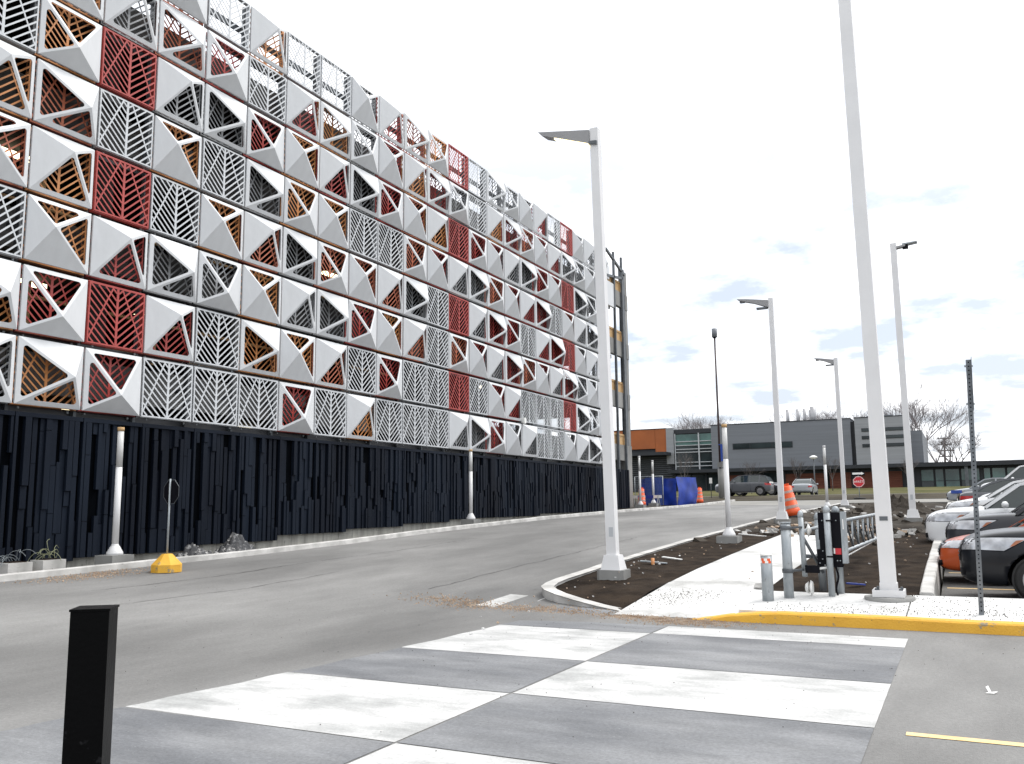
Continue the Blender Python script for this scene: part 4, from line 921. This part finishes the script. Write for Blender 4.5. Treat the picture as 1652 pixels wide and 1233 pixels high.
    for s_ in (-1, 1):
        mb = MB(); p_ = Vector((gh[0][0]-.02, s_*.18-.25, gh[0][1]+.03)); q_ = Vector((gh[0][0]+.18, s_*.18+.25, gh[0][1]+.14)); mb.tube(p_, q_, .012, n=6); mb.build('wiper', 'blackm', root)
    return root
make_car('black suv nearest the camera, large clear headlight, parked nose to the kerb', 17.35, 4.6, 'suv', 'black')
make_car('orange car parked between the black suv and the charcoal one', 17.0, 7.25, 'sedan', 'orange')
make_car('charcoal suv with amber corner lamp parked behind the orange car', 17.1, 9.95, 'suv', 'charcoal')
make_car('white suv with chrome barred grille poking past the kerb', 16.62, 12.65, 'suv', 'white')
make_car('white car mostly hidden, with wipers in view, behind the white suv', 17.9, 15.35, 'sedan', 'white')
make_car('second white car from the white suv, its windscreen just showing', 17.7, 18.05, 'sedan', 'white')
make_car('white sedan with dark swept headlight, its nose at the kerb behind the white suv', 17.0, 20.75, 'sedan', 'white')
make_car('white hatchback with dark side window and round mirror', 17.95, 23.45, 'suv', 'white', zoff=-.1)
make_car('grey sedan with red tail lamps parked tail to the kerb', 17.4, 28.9, 'sedan', 'grey', rev=True)
make_car('white van with blank side parked at the back of the lot', 18.3, 37.5, 'van', 'white')
pc = make_car('silver car with blue bands on its side at the back corner of the lot', 16.75, 45.0, 'sedan', 'silver')
mb = MB()
for a, b_ in ((.25, .8), (1.4, 2.4), (2.7, 3.3)): mb.box(a, b_, -.925, -.905, .62, .80)
mb.build('blue_band', 'blue', pc)
make_car('dark grey suv parked side on before the far lawn', -1.1, 63.9, 'suv', 'grey', z=2.24)
make_car('dark suv parked behind the side-on grey suv', -.8, 68.0, 'suv', 'charcoal', rev=True, z=2.28)
make_car('small silver car with red tail lamps beyond the dark suv', 5.0, 74.0, 'sedan', 'silver', z=2.3, rotz=R(-90))

# ------------------------------------------------------------------ far signs and lamps
def textmesh(s, size, m, parent, loc, rot):
    c = bpy.data.curves.new('lettering', 'FONT'); c.body = s; c.size = size; c.align_x = 'CENTER'; c.align_y = 'CENTER'; c.extrude = .003; c.resolution_u = 2
    o = bpy.data.objects.new('lettering', c); COL.objects.link(o); dg = bpy.context.evaluated_depsgraph_get(); me = bpy.data.meshes.new_from_object(o.evaluated_get(dg)); bpy.data.objects.remove(o)
    me.materials.clear(); me.materials.append(MT[m]); return link('lettering', me, parent, loc, rot)
t = empty('stop_sign', 'red octagonal ARRÊT sign under a white one-way arrow, on a post before the lawn', 'road sign', (10.9, 57.6, gz(10.9, 57.6)))
r_ = .42; zc_ = 1.25
mb = MB(); mb.prism([(r_*a, -.03, zc_+r_*c) for a, c in oct_], (0, .02, 0)); mb.build('sign_plate', 'redsign', t)
mb = MB()
for k in range(8): a, c = oct_[k], oct_[(k+1) % 8]; mb.bar((r_*.93*a[0], -.034, zc_+r_*.93*a[1]), (r_*.93*c[0], -.034, zc_+r_*.93*c[1]), .03, .006, (0, 1, 0))
mb.build('sign_border', 'white', t)
textmesh('ARRÊT', .22, 'white', t, (0, -.036, zc_), (R(90), 0, 0))
mb = MB(); mb.tube((0, 0, -.1), (0, 0, 2.0), .03, n=8); mb.build('post', 'steel', t)
mb = MB(); mb.box(-.45, .45, -.04, -.02, 1.70, 2.0); mb.build('arrow_plate', 'blackm', t)
mb = MB(); mb.prism([(-.40, -.046, 1.78), (.22, -.046, 1.78), (.22, -.046, 1.74), (.41, -.046, 1.85), (.22, -.046, 1.96), (.22, -.046, 1.92), (-.40, -.046, 1.92)], (0, .004, 0)); mb.build('arrow', 'white', t)
mb = MB(); mb.lathe(0, 0, [(.45, -.02), (.42, .08), (.1, .12)], 16); mb.build('base', 'rubber', t)
t = empty('small_sign', 'small white sign on a thin post left of the banner pole', 'road sign', (-.6, 60, gz(-.6, 60)))
mb = MB(); mb.tube((0, 0, 0), (0, 0, 1.6), .03, n=8); mb.build('post', 'steeldk', t); mb = MB(); mb.box(-.12, .12, -.04, -.02, 1.2, 1.65); mb.build('sign_plate', 'white', t)
t = empty('banner_pole', 'very tall dark pole with a grey cylinder head, blue banner and concrete foot', 'light pole', (0.35, 59.5, gz(.6, 59.5)))
mb = MB(); mb.tube((0, 0, 0), (0, 0, 13.2), .10, .07, n=12); mb.build('pole', mat('dark_red_pole', (0.03, 0.014, 0.014), .5), t)
mb = MB(); mb.tube((0, 0, 13.2), (0, 0, 13.9), .22, n=16); mb.build('lamp_head', 'siding', t)
mb = MB(); mb.tube((0, 0, 13.1), (0, 0, 13.2), .10, .19, n=16); mb.build('lamp_collar', 'blackm', t)
mb = MB(); mb.tube((.05, 0, 0), (.05, 0, 2.4), .26, n=14); mb.build('concrete_foot', 'conc', t)
mb = MB(); mb.box(-.15, .25, -.32, -.1, 2.5, 2.9); mb.build('junction_box', 'conc', t)
mb = MB(); mb.box(.1, .45, -.12, -.09, 3.0, 4.3); mb.box(-.05, .5, -.13, -.08, 4.3, 4.36); mb.build('banner', 'blue', t)
t = empty('mushroom_lamp', 'small grey lamp with a mushroom head before the grey building', 'street lamp', (5.0, 78, gz(5, 78)))
mb = MB(); mb.tube((0, 0, 0), (0, 0, 3.5), .06, n=10); mb.build('pole', 'steeldk', t); mb = MB(); mb.lathe(0, 0, [(.1, 3.4), (.38, 3.55), (.38, 3.62), (.12, 3.75)], 16); mb.build('lamp_head', 'white', t)
t = empty('utility_pole', 'wooden utility pole with five crossarms beyond the low wing', 'utility pole', (15.4, 160, 3.4))
mb = MB(); mb.tube((0, 0, 0), (0.3, 0, 9.3), .22, .16, n=10); mb.build('pole', 'bark', t)
for k in range(5):
    mb = MB(); z = 9.1-k*1.05; mb.box(-1.1+.25, 1.1+.3, -.1, .1, z-.09, z+.09)
    for q in (-.9, -.5, .5, .9): mb.tube((q+.28, 0, z+.09), (q+.28, 0, z+.3), .06, n=6)
    mb.build('crossarm', 'bark', t)
# ------------------------------------------------------------------ far buildings
YB = 100.0
B = empty('grey_building', 'long two storey building with grey siding, orange wing and brown cedar ground floor', 'building', (0, 0, 0))
def bb(name, m, x0, x1, z0, z1, y0=YB, y1=YB+16, par=None):
    mb = MB(); mb.box(x0, x1, y0, y1, z0, z1); return mb.build(name, m, par or B)
bb('wall', 'siding', -10.4, 6.35, 6.0, 11.5, YB, YB+22); bb('parapet', 'fascia', -10.45, 6.4, 11.5, 11.6, YB-.05, YB+22)
bb('wall', 'fascia', 6.35, 6.85, 3, 11.2, YB+.6, YB+20)
bb('wall', 'sidinglt', 6.85, 12.2, 6.0, 11.5, YB-.3, YB+20); bb('parapet', 'fascia', 6.8, 12.25, 11.5, 11.6, YB-.35, YB+20)
bb('wall', 'siding', 12.2, 14.0, 6.0, 9.9, YB+2, YB+20)
bb('roof_unit', 'siding', 7.9, 10.8, 11.6, 12.1, YB+4, YB+8)
for i, (z0_, z1_) in enumerate(((9.85, 10.25), (8.95, 9.35), (8.0, 8.4))):
    f = bb('window', 'fascia', 7.6, 12.15, z0_, z1_, YB-.36, YB-.31); bb('pane', 'bglassd', 7.65, 9.8, z0_+.05, z1_-.05, YB-.39, YB-.37, f); bb('pane', 'bglassd', 9.9, 12.1, z0_+.05, z1_-.05, YB-.39, YB-.37, f)
f = bb('window', 'fascia', -7.7, -.4, 8.35, 9.1, YB-.06, YB-.01)
for a, b2 in ((-7.6, -5.6), (-5.5, -2.9), (-2.8, -.5)): bb('pane', 'bglassd', a, b2, 8.42, 9.03, YB-.1, YB-.07, f)
# curtain wall
cw = bb('curtain_wall', 'fascia', -15.4, -10.4, 5.6, 11.2, YB+.6, YB+14); bb('parapet', 'fascia', -15.5, -10.4, 10.7, 11.25, YB+.4, YB+14)
for j, (a, b2) in enumerate(((9.7, 10.6), (9.2, 9.6), (8.7, 9.1), (8.3, 8.6), (7.0, 8.2), (6.5, 6.9), (5.9, 6.4))):
    for (c, d) in ((-15.2, -12.2), (-12.05, -10.45)): bb('pane', 'bglass' if j in (0, 1) else 'bglassd', c, d, a, b2, YB+.5, YB+.58, cw)
for z in (9.65, 9.15, 8.65, 8.25, 6.95, 6.45, 5.85): bb('mullion', 'mull', -15.2, -10.42, z-.04, z+.05, YB+.3, YB+.49, cw)
bb('mullion', 'mull', -12.2, -12.05, 5.8, 10.7, YB+.28, YB+.495, cw); bb('mullion', 'mull', -15.3, -15.2, 5.6, 10.7, YB+.28, YB+.495, cw)
bb('wall', 'sidinglt', -16.4, -15.4, 6.8, 11.5, YB+.2, YB+14)
bb('wall', 'siding_orange', -26, -18.0, 8.9, 11.45, YB+.5, YB+14); bb('wall', 'siding_orange', -17.97, -16.4, 8.2, 11.45, YB+.5, YB+14)
bb('parapet', 'fascia', -26.1, -16.4, 11.45, 11.55, YB+.45, YB+14)
lv = bb('louvred_wall', 'fascia', -28, -15.6, 3.2, 8.85, YB+.9, YB+12); bb('canopy', 'fascia', -28, -15.8, 7.9, 8.3, YB-2, YB+1)
for k in range(14): bb('louvre', 'steeldk', -28, -15.9, 4.2+k*.27, 4.26+k*.27, YB+.7, YB+.88, lv)
bb('canopy', 'fascia', -16, 12.3, 5.55, 5.98, YB-.8, YB+3)
# ground floor
gfw = bb('wall', 'fascia', -16, 12.2, 3.0, 5.55, YB+1.0, YB+20)
for a, b2 in ((-9.0, -4.4), (-1.6, 3.0), (6.9, 11.6), (-.2, .1), (3.6, 6.0)):
    p_ = bb('cedar_wall', 'brick', a, b2, 3.1, 5.15, YB+.75, YB+.98)
    for k in range(9): bb('cedar_board', 'brick', a, b2, 3.12+k*.225, 3.12+k*.225+.19, YB+.70, YB+.745, p_)
for a, b2 in ((-15.4, -9.3), (-4.2, -3.0), (-2.9, -1.8), (3.1, 3.55), (6.1, 6.8)):
    bb('window_pane', 'bglassd', a, b2, 3.1, 5.3, YB+.85, YB+.97)
for x in (-15.5, -13.5, -11.5, -4.3, -1.7, 3.05, 6.85): bb('mullion', 'fascia', x, x+.12, 3.1, 5.5, YB+.6, YB+.84)
for (x, r_, h_) in ((-2.1, .22, 13.3), (-.8, .22, 13.3), (.05, .2, 13.3), (.72, .12, 13.1), (1.1, .38, 13.5)):
    mb = MB(); mb.tube((x, YB+8, 11.5), (x, YB+8, h_+.5), r_, n=14); mb.build('exhaust_stack', 'stack', B)
Wn = empty('low_wing', 'low glazed wing with dark flat roof right of the grey building', 'building', (0, 0, 0))
bb('roof', 'fascia', 12.3, 60, 5.5, 5.95, YB-1.2, YB+14, Wn); bb('roof_deck', 'blackm', 12.5, 60, 5.951, 6.0, YB-.9, YB+13, Wn)
bb('core_wall', 'fascia', 12.3, 60, 3.0, 5.49, YB+.6, YB+13, Wn)
x = 13.6; k = 0
while x < 52:
    wd = (1.35, .9, 1.5, 1.9, .7)[k % 5]; f = bb('window', 'fascia', x, x+wd, 3.15, 5.35, YB+.48, YB+.59, Wn)
    bb('pane', 'bglass', x+.06, x+wd-.06, 3.95, 5.2, YB+.42, YB+.47, f); bb('pane', 'bglass' if k % 3 else 'bglassd', x+.06, x+wd-.06, 3.2, 3.88, YB+.42, YB+.47, f)
    x += wd+.12+(.25 if k % 4 == 3 else 0); k += 1
for x in (12.6, 18.1, 24, 30, 36, 42): bb('column', 'steeldk', x, x+.35, 3.0, 5.49, YB-.9, YB-.55, Wn)

# ------------------------------------------------------------------ bare trees
def tree(x, y, h, spread, seed, label, m='bark', name='bare_tree', depth=5, th=.02, kids=3, z=None):
    rn = random.Random(seed); t = empty(name, label, 'tree', (x, y, gz(x, y) if z is None else z)); tr = MB(); cr = MB()
    tr.tube((0, 0, -.2), (0, 0, h*.3), h*th, h*th*.75, 8)
    def grow(p, d, L, r_, k):
        q = p+d*L; (tr if k > depth-2 else cr).tube(p, q, r_, r_*.62, 5 if k > 2 else 3, cap=False)
        if k == 0: return
        for i in range(kids if k > 1 else kids+1):
            ax = Vector((rn.uniform(-1, 1), rn.uniform(-1, 1), rn.uniform(-.3, .3))).normalized(); nd_ = (d + ax*spread*rn.uniform(.5, 1.1) + Vector((0, 0, .18))).normalized()
            st_ = p.lerp(q, rn.uniform(.55, 1.0)); grow(st_, nd_, L*rn.uniform(.62, .85), r_*.6, k-1)
    for i in range(4):
        a = i*1.6+rn.random(); grow(Vector((0, 0, h*.24)), Vector((math.cos(a)*spread*.7, math.sin(a)*spread*.7, 1)).normalized(), h*.25, h*th*.6, depth)
    tr.build('trunk', m, t); cr.build('crown', m, t); return t
tree(-22, 138, 15, .75, 1, 'bare tree rising behind the orange wing, left one', m='barkfar', th=.012, depth=5)
tree(-19.8, 136, 15.2, .8, 2, 'bare tree rising behind the orange wing, right one', m='barkfar', th=.012, depth=5)
tree(-5.2, 132, 14.2, .8, 3, 'bare tree behind the roof left of the exhaust stacks', m='barkfar', th=.012)
tree(-2.6, 133, 15, .8, 4, 'bare tree behind the exhaust stacks', m='barkfar', th=.012)
tree(4.6, 135, 14.8, .8, 5, 'bare tree behind the roof right of the exhaust stacks', m='barkfar', th=.012)
tree(14.8, 128, 14.6, .75, 6, 'large bare tree right of the grey building tower', m='barkfar', th=.009, depth=5)
tree(12.3, 126, 15.5, .7, 7, 'tall bare tree half hidden behind the grey building tower', m='barkfar', th=.014, depth=5)
tree(17.2, 134, 10, .8, 8, 'lower bare tree right of the large bare tree', m='barkfar', th=.016)
for i, (x, y, h_) in enumerate(((-9.6, 84, 5.5), (2.2, 86, 4.6), (-1.9, 82, 4.4), (5.4, 88, 4.8), (12.9, 88, 4.2))):
    tree(x, y, h_, .6, 30+i, ('young bare tree before the curtain wall', 'young bare tree behind the small silver car', 'young bare tree above the dark suv', 'young bare tree before the brown cedar wall', 'young bare tree by the corner of the low wing')[i], depth=3, th=.01, name='young_tree')
# distant wood as one mass of bare twigs
rn = random.Random(77); mb = MB()
for i in range(5200):
    x = rn.uniform(18, 130); y = rn.uniform(190, 240); hb = 3.4; hh = (5.5 if x < 34 else 8.5)+1.6*noise.noise((x*.11, y*.05, 0))+rn.random()*1.3
    z0_ = hb+rn.random()*hh*.75; L = min(hb+hh-z0_, rn.uniform(.8, 2.6)); d = Vector((rn.uniform(-.7, .7), rn.uniform(-.4, .4), 1)).normalized()
    p_ = Vector((x, y, z0_)); mb.tube(p_, p_+d*L, rn.uniform(.05, .12), .02, 3, cap=False)
o = mb.build('distant_wood', 'barkfar'); o['kind'] = 'stuff'
